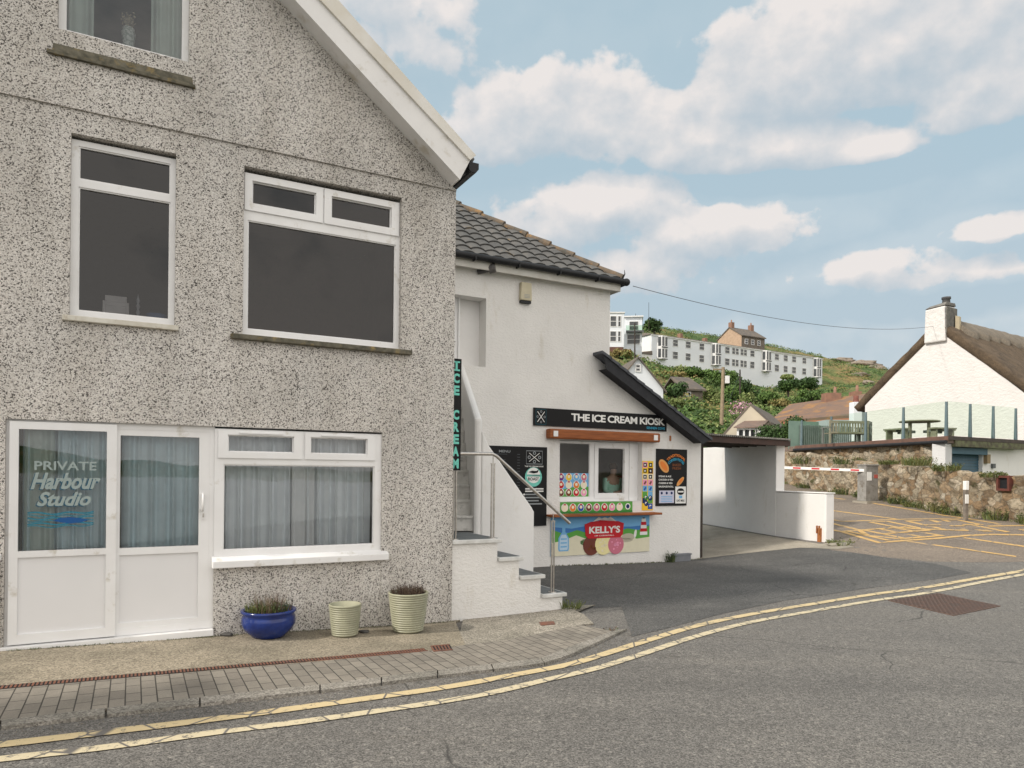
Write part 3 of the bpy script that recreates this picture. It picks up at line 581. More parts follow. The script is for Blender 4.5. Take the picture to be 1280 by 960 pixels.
obj('sill',MB().box(HF,-.60,.39,-.05,.12,3.035,3.085),nw,M('old_white_sill',(.66,.64,.57),(.5,.46,.38),sc=6,rough=.8,dirt=((.25,.17,.08,1),9)),bevel=.006)
obj('sill',MB().box(HF,.88,2.86,-.07,.12,3.005,3.06),bw,LICH,bevel=.01)
obj('sill',MB().hexa([HF(.725,-.07,.625),HF(2.60,-.07,.625),HF(2.60,.06,.625),HF(.725,.06,.625),HF(.725,-.07,.70),HF(2.60,-.07,.70),HF(2.60,.06,.745),HF(.725,.06,.745)]),gw,UP,bevel=.008)
# sliding patio door
door=obj('patio_door',MB().panel(HF,-1.03,.745,.0,2.09,[(-.94,-.15,.05,2.045),(-.13,.70,.07,2.03)],.05,.13),house,UP,bevel=.004)
obj('threshold',MB().box(HF,-1.08,.745,-.03,.16,-.07,-.002),door,UP,bevel=.006)
def leaf(x0,x1,z0,z1,y,gx0,gx1,gz0,gz1,pz0,pz1):
    l=obj('door_leaf',MB().panel(HF,x0,x1,z0,z1,[(gx0,gx1,gz0,gz1),(gx0,gx1,pz0,pz1)],y,y+.05),door,UP,bevel=.004)
    m=MB().box(HF,gx0-.004,gx1+.004,y+.022,y+.03,pz0-.004,pz1+.004); obj('door_panel',m,door,M('upvc_panel',(.74,.735,.74),(.70,.70,.705),sc=1,rough=.4))
    obj('door_glass',MB().add([HF(gx0,y+.025,gz0),HF(gx1,y+.025,gz0),HF(gx1,y+.025,gz1),HF(gx0,y+.025,gz1)],[(0,1,2,3)]),door,GLZ)
leaf(-1.0,-.14,.01,2.07,.01,-.93,-.225,.87,2.0,.10,.81); leaf(-.17,.70,.03,2.05,.055,-.11,.60,.86,1.97,.12,.79)
hm=MB().tube([HF(.635,.055,1.22),HF(.635,-.005,1.225),HF(.635,-.01,1.30),HF(.635,-.005,1.385),HF(.635,.055,1.39)],.012,8).box(HF,.60,.635,.035,.056,1.23,1.40).box(HF,.625,.66,.040,.057,1.13,1.21)
obj('door_handle',hm,door,UP)
obj('lock',MB().box(HF,.635,.65,.033,.041,1.15,1.19),door,STEEL)
# lettering on the glass of the left leaf
lg=flat('etched_letters',(.33,.40,.39,1)); lsh=flat('letter_shadow',(.03,.10,.16,1)); lw=flat('wave_blue',(.03,.22,.32,1)); lf=flat('fish_blue',(.02,.10,.30,1))
B=Board(HF,-.93,-.225,.87,2.0,.033-.004)
B.text(lg,'PRIVATE',.17,.88,.665,.74,.02); B.lay()
for st,u0,u1,v0,v1 in (('Harbour',.13,.93,.505,.645),('Studio',.20,.82,.365,.485)):
    B.k=1; B.text(lsh,st,u0-.014,u1-.014,v0-.008,v1-.008,.05,.35); B.k=2; B.text(lg,st,u0,u1,v0,v1,.035,.35)
B.k=1
for k in range(6):
    v=.305-.022*k; pts=[(.1+.75*i/14,v+.008*math.sin(i*.9+k*1.3)+.006*((i-6)/6)**2) for i in range(15)]
    for i in range(14): B.line(lw,*pts[i],*pts[i+1],.007 if k%2 else .011)
B.k=2; B.poly(lf,[(.38,.245),(.46,.266),(.58,.272),(.70,.262),(.80,.245),(.70,.225),(.58,.218),(.46,.23)])
obj('window_lettering',B.mb,door)
# bargeboard and roof
lo=lambda y,p0,p1: (HF.px(*p0,y),HF.px(*p1,y))
(a0,b0)=lo(-.27,(369,0),(575,224.5)); (a1,b1)=lo(-.27,(401,0),(588,200)); (a2,b2)=lo(-.30,(401,0),(588,200)); (a3,b3)=lo(-.30,(423,0),(595,194))
def ext(p,q,x): return (x,p[1]+(q[1]-p[1])*(x-p[0])/(q[0]-p[0]))
for sg in (1,-1):
    def F(x,y,z,sg=sg): return HF(x if sg>0 else 2*AP-x,y,z)
    fr=F
    pa=[ext(a0,b0,AP),b0,b1,ext(a1,b1,AP)]
    bb=MB().prism(fr,pa,-.27,-.245)
    so=[ext(a0,b0,AP),b0]; bb.add([F(so[0][0],-.25,so[0][1]+.01),F(so[1][0],-.25,so[1][1]+.01),F(so[1][0],.02,so[1][1]+.01),F(so[0][0],.02,so[0][1]+.01)],[(0,1,2,3)])
    bb.hexa([F(b0[0]-.02,-.25,b0[1]),F(b0[0],-.25,b0[1]),F(b0[0],.15,b0[1]),F(b0[0]-.02,.15,b0[1]),F(b1[0]-.02,-.25,b1[1]),F(b1[0],-.25,b1[1]),F(b1[0],.15,b1[1]),F(b1[0]-.02,.15,b1[1])])
    if sg<0: bb.f=[f[::-1] for f in bb.f]
    obj('bargeboard',bb,house,M('bargeboard_white',(.78,.77,.76),(.72,.71,.70),sc=2,rough=.5,dirt=((.52,.48,.40,1),4)))
    vv=MB().prism(fr,[ext(a2,b2,AP),b2,b3,ext(a3,b3,AP)],-.30,-.20)
    if sg<0: vv.f=[f[::-1] for f in vv.f]
    obj('verge',vv,house,M('verge_cream',(.74,.72,.68),(.64,.60,.52),sc=3,rough=.8))
    rf=MB().hexa([F(AP,-.20,ext(a2,b2,AP)[1]+.02),F(b2[0]+.05,-.20,b2[1]-.02),F(b2[0]+.05,9,b2[1]-.02),F(AP,9,ext(a2,b2,AP)[1]+.02),F(AP,-.20,ext(a3,b3,AP)[1]+.0),F(b3[0]+.03,-.20,b3[1]),F(b3[0]+.03,9,b3[1]),F(AP,9,ext(a3,b3,AP)[1])])
    if sg<0: rf.f=[f[::-1] for f in rf.f]
    obj('roof',rf,house,M('grey_roof_slate',(.12,.12,.12),(.07,.07,.07),sc=6,bmp=.4))
ex,ez=b2[0],b2[1]
gt=MB()
for i in range(1):
    prof=[(0,.0),(0,-.09),(.03,-.115),(.09,-.115),(.125,-.07),(.125,.0),(.115,0),(.112,-.06),(.085,-.1),(.035,-.1),(.012,-.08),(.012,0)]
    gt.prism(HF,[(ex+.0+x,ez-.005+z) for x,z in prof],-.26,9.0)
    gt.prism(HF,[(ex+x,ez-.005+z) for x,z in prof[:6]],-.27,-.255)
obj('gutter',gt,house,BLK)
obj('eaves_soffit',MB().box(HF,3.42,ex-.005,-.2,9,ez-.13,ez-.11).box(HF,ex-.03,ex-.006,-.2,9,ez-.11,ez-.01),house,BLK)
# dark rooms behind the glass
def room(fr,x0,x1,y0,y1,z0,z1,par,m=WIN_IN):
    b=MB().box(fr,x0,x1,y0,y1,z0,z1); b.f=[f for i,f in enumerate(b.f) if i!=2]; b.m=b.m[:5]; b.sm=b.sm[:5]; b.f=[tuple(reversed(f)) for f in b.f]; return obj('room_interior',b,par,m)
room(HF,-.9,.9,.26,2.4,5.45,7.05,house,M('grey_room',(.22,.23,.24),rough=.9)); room(HF,-1.2,.70,.26,3,2.9,4.95,house,M('grey_dark_room',(.16,.19,.24),rough=.9)); room(HF,.72,3.1,.26,3,2.8,4.95,house,M('brown_room',(.30,.21,.16),rough=.9)); room(HF,-1.6,3.0,.26,3,-.1,2.2,house)
def curtain(label,x0,x1,z0,z1,y,folds,amp=.025,m=CURT,seed=0,fr=HF,draw=0):
    n=int(folds*10); vs=[]; rr=random.Random(seed); ph=[rr.uniform(0,6) for _ in range(4)]
    for i in range(n+1):
        t=i/n; w=math.sin(t*folds*2*PI+ph[0])+.5*math.sin(t*folds*3.3*PI+ph[1])+.3*math.sin(t*folds*1.1*PI+ph[2])
        for zz,k in ((z0,1.25),((z0+z1)/2,1),(z1,.6)):
            vs.append(fr(x0+(x1-x0)*t+(draw*(z1-zz) if t>0 else 0)*(t),y+amp*w*k,zz))
    mb=MB().add(vs,[(3*i+k,3*i+3+k,3*i+4+k,3*i+1+k) for i in range(n) for k in (0,1)],True)
    return T('curtain',mb,label,'curtain',m,'net curtains behind the ground floor glass' if z0<2 else 'curtains of the attic window')
LIGHTC=M('sheer_curtain',(.9,.93,.95),(.82,.85,.88),sc=4,rough=.9); GRC=M('sage_curtain',(.55,.62,.57),(.47,.54,.50),sc=4,rough=.9)
curtain('pale net curtain behind the lettered left door glass',-.92,-.2,.1,2.02,.22,9,.03,M('dim_curtain',(.68,.80,.84),(.56,.67,.71),sc=3),1)
curtain('narrow bunched white curtain at the left edge of the lettered door glass',-.9,-.66,.1,2.02,.17,2,.03,GRC,2)
curtain('grey net curtain behind the right door glass beside the handle',-.1,.64,.1,2.0,.24,7,.03,M('dim_curtain',(.2,.2,.2)),3)
curtain('white net curtain on the left half of the ground floor window',.83,1.70,.72,2.03,.24,8,.03,LIGHTC,4)
curtain('white net curtain on the right half of the ground floor window',1.72,2.46,.72,2.03,.24,7,.035,LIGHTC,5)
curtain('bright curtain edge hanging at the middle of the ground floor window',1.55,1.80,.72,2.03,.19,2,.02,CURT,6)
curtain('pale green curtain at the left of the attic window',-.62,-.38,5.77,6.95,.20,2,.02,GRC,7)
curtain('pale green curtain at the right of the attic window',.12,.42,5.77,6.95,.20,3,.02,GRC,8)
va=MB().lathe(HF(-.08,.22,5.78),[(0,0),(.045,0),(.05,.05),(.055,.16),(.065,.24),(.05,.27),(.055,.285),(.045,.285),(0,.2)],20)
v_=thing('vase','pale patterned vase with dried flowers on the attic window sill','vase',HF(-.08,.22,5.78)); obj('vase_body',va,v_,M('vase_pattern',(.62,.65,.62),(.30,.36,.33),sc=45,rough=.4,lo=.45,hi=.55))
fl=MB()
for k in range(34): a=R.uniform(0,6.28); t=R.uniform(.02,.07); p=HF(-.08,.22,6.05); fl.tube([p,p+Vector((math.cos(a)*t,math.sin(a)*t,R.uniform(.05,.15)))],.003,4)
for k in range(50): a=R.uniform(0,6.28); t=R.uniform(.0,.07); fl.ico(HF(-.08,.22,6.05)+Vector((math.cos(a)*t,math.sin(a)*t,R.uniform(.04,.16))),.009,1)
obj('dried_flowers',fl,v_,M('dried_flower',(.50,.45,.33),(.35,.28,.2),sc=30))
# things on the sill of the narrow window
x0,z0=-.30,3.16
pr=MB().box(HF,-.28,-.05,.16,.36,3.13,3.30).box(HF,-.26,-.07,.18,.34,3.30,3.36).box(HF,-.255,-.075,.15,.161,3.15,3.26)
T('printer',pr,'small pale box shaped machine on the sill of the narrow upper window','machine',M('pale_plastic',(.8,.77,.74),rough=.5),bevel=.008)
st_=MB().lathe(HF(.03,.24,3.10),[(0,0),(.03,0),(.012,.04),(.022,.07),(.010,.1),(.02,.13),(.01,.16),(.02,.19),(.010,.22),(.018,.25),(.008,.28),(0,.32)],14)
T('candlestick',st_,'slim turned pale candlestick on the sill of the narrow upper window','candlestick',M('dull_grey',(.5,.52,.55),rough=.6))
T('bowl',MB().lathe(HF(.20,.26,3.10),[(0,0),(.05,0),(.09,.06),(.10,.13),(.09,.13),(.04,.05),(0,.04)],20),'dark blue bowl at the right end of the narrow upper window sill','bowl',M('blue_bowl',(.10,.20,.42),rough=.5))
# ------------------------------------------------------------ pots
def pot(name,label,c,prof,m,grp=None,sec=None):
    t=thing(name,label,'plant pot',c,grp); obj('pot_body',MB().lathe(c,prof,44),t,m); 
    return t
def gpot(px,py): p=G(px,py,PO); return Vector((p.x,p.y,g(p.x,p.y)+PO))
c=gpot(331,800)+Vector((-.02,.17,0)); K1=1.28
bp=thing('blue_pot','glossy cobalt blue bowl pot holding a scrubby half dry plant','plant pot',c)
m,nt,b=newmat('cobalt_glaze'); b.inputs['Base Color'].default_value=(.010,.022,.16,1); b.inputs['Roughness'].default_value=.18; nt.links.new(ramp(nt,[(.3,(.006,.016,.10)),(.7,(.012,.035,.19))],noise_(nt,coords(nt),7,6)),b.inputs['Base Color']); BLUE=m
obj('pot_body',MB().lathe(c,[(r_*K1,z_0*K1*.96) for r_,z_0 in [(0,0),(.125,0),(.135,.015),(.185,.06),(.212,.12),(.208,.17),(.196,.195),(.215,.21),(.218,.228),(.20,.232),(.185,.215),(.18,.17),(0,.17)]],48),bp,BLUE)
obj('soil',MB().lathe(c,[(0,.24),(.1,.24),(.235,.228)],24),bp,SOIL)
def sprig(mb,c,n,r,h,w,lean=.5,leaf=0,seed=1,mts=None):
    rr=random.Random(seed)
    for k in range(n):
        a=rr.uniform(0,6.28); q=r*math.sqrt(rr.random()); p=Vector(c)+Vector((math.cos(a)*q,math.sin(a)*q,0)); hh=h*rr.uniform(.45,1); L=Vector((math.cos(a),math.sin(a),0))*lean*hh*rr.uniform(.1,1)
        e=p+L+Vector((0,0,hh)); mid=(p+e)/2+Vector((rr.uniform(-.2,.2)*hh,rr.uniform(-.2,.2)*hh,.05*hh))
        if mts: mb.mat(rr.choice(mts))
        sd=Vector((rr.uniform(-1,1),rr.uniform(-1,1),.1)).normalized()*w
        mb.add([p-sd,p+sd,mid+sd*.8,mid-sd*.8,e],[(0,1,2,3),(3,2,4)])
        if leaf:
            for j in range(leaf):
                t=rr.uniform(.3,1); q_=p.lerp(mid,t*2) if t<.5 else mid.lerp(e,t*2-1); d_=Vector((rr.uniform(-1,1),rr.uniform(-1,1),rr.uniform(-.3,1))).normalized(); s2=d_.cross(Vector((rr.uniform(-1,1),.3,.8))).normalized(); l=w*rr.uniform(3,6)
                mb.add([q_,q_+d_*l*.5+s2*l*.28,q_+d_*l,q_+d_*l*.5-s2*l*.28],[(0,1,2,3)])
    return mb
LG=M('leaf_green',(.07,.11,.03),(.13,.16,.05),sc=9,rough=.7); LY=M('leaf_yellow_green',(.17,.19,.05),(.12,.13,.04),sc=9); LD=M('twig_brown',(.12,.08,.05),(.07,.045,.03),sc=20); LDK=M('leaf_dark',(.035,.055,.02),(.05,.07,.03),sc=9)
pm=MB(); sprig(pm,c+Vector((-.12,-.03,.23)),110,.10,.14,.004,.5,5,3,[LG,LY]); sprig(pm,c+Vector((.12,0,.23)),110,.11,.16,.004,.5,4,4,[LG,LD,LDK]); sprig(pm,c+Vector((0,.02,.23)),130,.13,.27,.0025,.5,1,5,[LD,LD,M('dry_stem',(.30,.22,.14))])
obj('plant',pm,bp)
def ribbed(c,r0,r1,h,n):
    pr=[(0,0),(r0*.95,0)]
    for i in range(n*6+1):
        t=i/(n*6); r=r0+(r1-r0)*(t**.75); pr.append((r+.011*abs(math.sin(t*n*PI))**.6,.008+(h-.035)*t))
    pr+=[(r1+.012,h-.022),(r1+.014,h-.008),(r1+.006,h),(r1-.008,h-.004),(r1-.014,h-.06),(0,h-.065)]
    return MB().lathe(c,pr,44)
m,nt,b=newmat('sage_glaze'); b.inputs['Roughness'].default_value=.45; nt.links.new(ramp(nt,[(.3,(.27,.27,.19)),(.7,(.35,.345,.245))],noise_(nt,coords(nt),9,6)),b.inputs['Base Color']); SAGE=m
c1=gpot(428,797)+Vector((.0,.11,0)); c2=gpot(508,792)+Vector((.0,.13,0))
p1=thing('ribbed_pot','smaller pale green ribbed pot with bare soil, in the middle of the three pots','plant pot',c1,'pale green ribbed pots against the wall'); obj('pot_body',ribbed(c1,.125,.160,.34,13),p1,SAGE); obj('soil',MB().lathe(c1,[(0,.285),(.145,.275)],20),p1,SOIL)
p2=thing('ribbed_pot','larger pale green ribbed pot with a dark dead heather plant','plant pot',c2,'pale green ribbed pots against the wall'); obj('pot_body',ribbed(c2,.155,.212,.44,16),p2,SAGE); obj('soil',MB().lathe(c2,[(0,.39),(.19,.375)],20),p2,SOIL)
obj('plant',sprig(MB(),c2+Vector((0,0,.375)),420,.17,.15,.0035,.35,4,9,[LD,M('dead_heather',(.05,.032,.026),(.09,.055,.04),sc=20)]),p2)
for (x,y,r,lb) in ((455,791,.045,'small dark stone between the two pale green pots'),(284,795,.05,'small dark stone beside the patio door threshold')):
    q=gpot(x,y); T('stone',MB().ico(q+Vector((0,0,.015)),r,2,.5,x,(1.3,.8,.5)),lb,'stone',M('dark_stone',(.05,.048,.045),(.09,.085,.08),sc=20,bmp=.5))
# ------------------------------------------------------------ white kiosk building (frame KF)
kio=thing('kiosk_building','white rendered building with tiled hip roof and low lean-to ice cream shop','building',KF(8.6,0,-.2))
kh=[(7.42,9.47,1.07,2.30),(4.9,5.77,3.60,4.88)]
kw=MB().panel(KF,3.43,8.6,-.6,5.45,kh,0,.3); kw.panel(KF,8.6001,11.12,-.6,4.3,kh,0,.3)
# vertical side walls
kw.box(KF,8.30,8.6,.3,7,2.6,5.45).box(KF,10.82,11.12,.3,5.2,-.6,2.35).box(KF,3.43,8.3,6.7,7,-.6,5.45)
kk=MB(); 
# cut the lean-to by its roof slope: build separately
mw=MB().panel(KF,3.43,8.6,-.6,5.45,kh,0,.3).box(KF,8.30,8.6,.3,7,2.6,5.45).box(KF,3.43,8.3,6.7,7,-.6,5.45)
sl0=KF.px(752,437,-.3); sl1=KF.px(888,546,-.3); b0_=KF.px(759,462,-.3); b1_=KF.px(879,555,-.3)
lw_=MB().panel(KF,8.6,11.12,-.6,4.3,[(8.6,9.47,1.07,2.30)],0,.3).box(KF,10.82,11.12,.3,3.4,-.6,2.3)
nrm=Vector(KF.x*(sl0[1]-sl1[1])+KF.z*(sl1[0]-sl0[0])); lw_.cut(KF(sl0[0],0,sl0[1]-.12),nrm)
obj('wall',mw,kio,KW); obj('lean_to_wall',lw_,kio,KW)
# roof: pantiled front slope and side slope, cut at the hip
ey=-.20; ex0,ev_z=KF.px(780,351,-.22); ex0-=.03
r=ray(571,258); cc0=Vector((0,0,CZ))
nrmH=(KF.x+KF.y); pC=KF(ex0,ey,ev_z); t=(pC-cc0).dot(nrmH)/r.dot(nrmH); ph_=cc0+r*t; kk_=(pC-ph_).dot(KF.x); TP=(ph_.z-ev_z)/kk_
PITCH=TP
def pantiles(F,length,run,gauge=.30,tw=.30):
    mb=MB(); nr=int(run/gauge*math.sqrt(1)); sx=tw/8; nx=int(length/sx); ca=1/math.sqrt(1+TP*TP)
    for r_ in range(nr):
        a=r_*gauge; b=a+gauge+.03; vs=[]
        for i in range(nx+1):
            x=i*sx; w=.042*abs(math.sin(PI*x/tw))**.8
            for (q,lift) in ((a,.0),(a,.036),(b,.004)):
                vs.append(F(x,q*ca-TP*ca*(lift+w if lift else w-.012),ev_z+q*TP*ca+ca*(lift+w if lift else w-.012)))
        mb.add(vs,[(3*i+k,3*i+3+k,3*i+4+k,3*i+1+k) for i in range(nx) for k in (0,1)],False)
    return mb
TILE=M('concrete_pantile',(.075,.075,.074),(.115,.112,.106),sc=3,rough=.9,bmp=.4,bsc=60,dirt=((.20,.14,.07,1),3.2,.62))
ft=pantiles(lambda x,y,z: KF(ex0-x,ey+y,z),5.5,5.0)
ft.cut(KF(ex0,ey,ev_z),Vector(KF.x+KF.y)*1.0)
obj('front_roof_slope',ft,kio,TILE)
stt=pantiles(lambda x,y,z: KF(ex0-y,ey+x,z),7.6,5.0); stt.cut(KF(ex0,ey,ev_z),-Vector(KF.x+KF.y)); stt.f=[f[::-1] for f in stt.f]
obj('side_roof_slope',stt,kio,TILE)
hipm=MB(); nH=16
for k in range(nH):
    q=k*.36; A_=KF(ex0-q,ey+q,ev_z+q*TP+.03+R.uniform(.0,.03)); q2=q+.37; B_=KF(ex0-q2,ey+q2,ev_z+q2*TP+.02)
    hipm.tube([A_,B_],[.085+.012*R.random(),.075],12,True)
obj('hip_tiles',hipm,kio,M('lichened_ridge',(.17,.125,.085),(.09,.085,.075),sc=7,rough=.95,bmp=.8,bsc=30,dirt=((.30,.17,.06,1),5)))
gk=MB(); prof=[(.12*math.cos(a)*.5,-.055*math.sin(a)) for a in np.linspace(0,PI,9)]
def gut(fr_pts,closed=None):
    pass
gk.tube([KF(3.43,ey-.06,ev_z-.035),KF(ex0+.06,ey-.06,ev_z-.035)],.062,12); gk.tube([KF(ex0+.06,ey-.06,ev_z-.035),KF(ex0+.06,7,ev_z-.035)],.062,12); gk.ico(KF(ex0+.06,ey-.06,ev_z-.035),.08,2)
for s in np.arange(3.6,8.9,.9): gk.box(KF,s-.012,s+.012,ey-.13,ey+.03,ev_z-.11,ev_z-.02)
gk.tube([KF(ex0,ey+.0,ev_z+.03),KF(ex0+.05,ey-.02,ev_z+.14),KF(ex0+.03,ey-.03,ev_z+.22)],[.02,.012,.004],6)
obj('gutter',gk,kio,BLK)
obj('eaves_board',MB().box(KF,3.43,ex0-.03,ey+.01,ey+.04,ev_z-.22,ev_z-.03).box(KF,3.43,ex0-.03,ey+.04,-.001,ev_z-.19,ev_z-.17).box(KF,ex0-.06,ex0-.03,ey+.04,7,ev_z-.22,ev_z-.03).box(KF,8.601,ex0-.06,.0,7,ev_z-.19,ev_z-.17),kio,M('eaves_white',(.62,.61,.57),(.52,.50,.45),sc=3,rough=.7))
# recessed upstairs door
rc=MB().box(KF,4.9,5.77,.301,.34,3.5,4.95); obj('door_recess',rc,kio,KW2)
ud=obj('upper_door',MB().box(KF,4.9,5.30,.24,.30,3.60,4.88).box(KF,5.30,5.33,.20,.30,3.60,4.88),kio,UP,bevel=.005); obj('door_handle',MB().tube([KF(5.23,.24,4.05),KF(5.23,.19,4.05),KF(5.15,.19,4.05)],.012,8),ud,STEEL)
# lean-to roof
def line_pts(p,q,t): return (p[0]+(q[0]-p[0])*t,p[1]+(q[1]-p[1])*t)
bd=MB().prism(KF,[b0_,b1_,(sl1[0]-.01,sl1[1]-.06),(sl0[0]+.02,sl0[1]-.07),(b0_[0]-.03,b0_[1]+.12)],-.30,-.26)
bd.add([KF(b0_[0],-.27,b0_[1]+.02),KF(b1_[0],-.27,b1_[1]+.02),KF(b1_[0],.02,b1_[1]+.02),KF(b0_[0],.02,b0_[1]+.02)],[(0,1,2,3)])
obj('bargeboard',bd,kio,CHARW)
sr_=MB(); ns=14
for k in range(ns):
    p=line_pts(sl0,sl1,k/ns); q=line_pts(sl0,sl1,(k+1)/ns+.012)
    sr_.hexa([KF(p[0],-.33,p[1]-.075),KF(q[0],-.33,q[1]-.062),KF(q[0],5.3,q[1]-.062),KF(p[0],5.3,p[1]-.075),KF(p[0],-.33,p[1]-.02),KF(q[0],-.33,q[1]-.0),KF(q[0],5.3,q[1]-.0),KF(p[0],5.3,p[1]-.02)])
obj('lean_to_roof',sr_,kio,M('blue_grey_slate',(.05,.055,.066),(.075,.08,.092),sc=6,rough=.7,bmp=.3))
# shop window
WY=.16
sw=window(kio,KF,7.42,9.25,1.07,2.29,[(7.47,8.25,1.15,2.25),(8.45,9.12,1.22,2.17)],WY,gl=glass('shop_glass',(.80,.80,.80),1.4),sash=[(8.36,9.2,1.13,2.26,(8.45,9.12,1.22,2.17))])
room(KF,7.2,10.4,.31,1.7,.1,2.45,kio,M('shop_interior',(.62,.60,.56),(.50,.48,.45),sc=2))
obj('inner_sill',MB().box(KF,7.43,9.46,.0,.16,1.062,1.075),kio,UP)
obj('reveal_trim',MB().box(KF,9.25,9.47,.14,.29,1.07,2.29),kio,UP)
# lintel box (roller shutter cover) and counter
lt=thing('shutter_box','long reddish stained timber shutter box above the kiosk window','shutter box',KF(8.4,0,2.3)); obj('timber_cover',MB().box(KF,7.09,9.83,-.16,-.0,2.31,2.50),lt,BROWNW,bevel=.025)
for x in (7.22,9.70): obj('bracket',MB().box(KF,x-.05,x+.05,-.172,-.158,2.35,2.46),lt,UP)
T('counter_shelf',MB().box(KF,7.12,9.80,-.28,-.001,.785,.83),'narrow stained timber serving counter under the kiosk window','counter',BROWNW,bevel=.01)
# kiosk sign
B=Board(KF,6.80,10.10,2.555,2.90,-.035).slab(.035,SBLK)
for a in ((.012,.085,.06,.10),(.012,.085,.90,.94),(.012,.016,.06,.94),(.081,.085,.06,.94)): B.rect(CYAN if False else DTEAL,*a)
def emblem(B,u0,u1,v0,v1,m,mo):
    U=lambda a:u0+(u1-u0)*a; V=lambda a:v0+(v1-v0)*a
    B.line(m,U(.15),V(.15),U(.85),V(.85),.035*(v1-v0)*1.3); B.line(m,U(.15),V(.85),U(.85),V(.15),.035*(v1-v0)*1.3)
    for a,b in ((.15,.5),(.85,.5),(.5,.85),(.5,.15)):
        B.lay(); B.ell(mo,U(a),V(b),(u1-u0)*.10); 
        B.lay(); B.ell(SBLK,U(a),V(b),(u1-u0)*.055); B.k-=2
emblem(B,.014,.083,.08,.92,WHT,GREYP)
B.text(WHT,'THE ICE CREAM KIOSK',.26,.985,.36,.80,.03,0,None,.9); B.text(CYAN,'SENNEN COVE',.835,.985,.10,.25,.02)
T('kiosk_sign',B.mb,'long black sign with white capital letters above the kiosk window','sign')
# menu board behind the stair wall
B=Board(KF,5.6,7.11,.61,2.14,-.03).slab(.03,SBLK)
u0=(6.62-5.6)/1.51
for a in ((.69,.93,.945,.952),(.69,.93,.78,.787),(.69,.694,.78,.952),(.926,.93,.78,.952)): B.rect(GREYP,*a)
emblem(B,.70,.92,.79,.945,WHT,GREYP)
B.text(WHT,'THE ICE CREAM KIOSK',.67,.95,.745,.762,.02)
B.ell(TEAL,.80,.62,.125); B.lay(); B.ell(WHT,.80,.64,.10,None,0); B.rect(TEAL,.69,.91,.625,.65); B.lay(); B.text(SBLK,'ROAST',.72,.88,.575,.615,.03); B.poly(SBLK,[(.72,.68),(.78,.70),(.84,.695),(.88,.72),(.86,.675),(.80,.665)]); B.k-=2
for v,w in ((.47,.27),(.44,.27),(.40,.2),(.36,.24),(.32,.2),(.28,.25)): B.rect(GREYP if v<.44 else WHT,.68,.68+w,v-.008,v+.008)
for v in (.40,.36): B.ell(WHT,.665,v,.012)
for k in range(16):
    v=.90-.035*k; B.rect(C['dim'],.10,.10+R.uniform(.2,.33),v-.004,v+.004); B.rect(C['dim'],.56,.60,v-.004,v+.004)
B.text(GREYP,'MENU',.30,.46,.92,.95,.02)
T('menu_board',B.mb,'large black menu board with white emblem and round coffee badge behind the stair wall','menu board')
# pasty poster
B=Board(KF,9.84,10.70,.955,2.18,-.02).slab(.02,SBLK)
def arc(r,cx,cy):
    return lambda u,v,a,b: (cx+(r+b*.06)*math.sin((a-.5)*1.5)*1.0, cy+(r+b*.06)*math.cos((a-.5)*1.5)*.8-r*.8)
B.text(C['orange'],'TRADITIONAL',0,1,0,1,.03,0,arc(.40,.64,.87)); B.text(CYAN,'CORNISH PASTIES',0,1,0,1,.02,0,arc(.34,.64,.80))
B.text(C['brown'],'BAKED',.52,.80,.70,.745,.03); B.text(C['brown'],'FRESH',.52,.80,.64,.685,.03)
B.ell(C['crust'],.24,.70,.20,.085,-.8); B.lay(); B.ell(C['orange'],.24,.70,.15,.05,-.8)
B.ell(C['crust'],.78,.43,.16,.04,.75); B.lay(); B.ell(C['orange'],.80,.445,.09,.025,.75)
B.k=1
for k,st in enumerate(('STEAK & ALE','CHICKEN & VEG','CHEESE & VEG','SAUSAGE ROLL')): B.text(WHT,st,.08,.08+(.40,.46,.44,.48)[k],.505-.06*k,.535-.06*k,.03)
B.rect(flat('poster_lilac',rgb(205,205,225)),.10,.58,.05,.27); B.rect(WHT,.62,.97,.04,.34); B.lay()
for u in (.18,.34,.50): B.ell(C['navy'],u,.225,.035)
for v in (.16,.13,.10,.07): B.rect(C['sky'],.16,.52,v,v+.012)
B.ell(SBLK,.795,.25,.12,.06); B.lay(); B.rect(WHT,.70,.89,.235,.262); B.k-=1; B.rect(C['sky'],.74,.85,.13,.18); B.text(SBLK,'OAT MILK',.66,.93,.07,.11,.03)
T('pasty_poster',B.mb,'black poster for traditional pasties with orange arched lettering right of the kiosk window','poster')
# lolly strip in two columns
B=Board(KF,9.475,9.77,.865,1.915,-.008).slab(.008,C['yellow'])
for a,cols in ((.03,['lpink','yellow','cream','lpink','sky','green','navy','yellow']),(.53,['yellow','brown','cream','lpink','sky','sky','green','blue'])):
    for k,cn in enumerate(cols):
        v1=1-.02-k*.12; B.rect(C[cn],a,a+.43,v1-.115,v1)
        B.lay()
        if k<3: B.rect(SBLK,a+.06,a+.36,v1-.10,v1-.02); B.lay(); B.ell(WHT,a+.2,v1-.06,.07); B.k-=1
        elif k<5: B.line(C['choc' if k==3 else 'blue'],a+.15,v1-.09,a+.3,v1-.03,.04)
        B.k-=1
B.lay()
for u,v,c_ in ((.35,.26,'dgreen'),(.75,.25,'navy'),(.38,.14,'navy'),(.78,.08,'blue')): B.ell(C[c_],u,v,.19); B.lay(); B.ell(WHT,u-.03,v+.01,.09); B.lay(); B.ell(C['navy'],u,v,.05); B.k-=2
T('lolly_poster',B.mb,'tall narrow yellow and multicoloured lolly poster beside the kiosk window','poster')
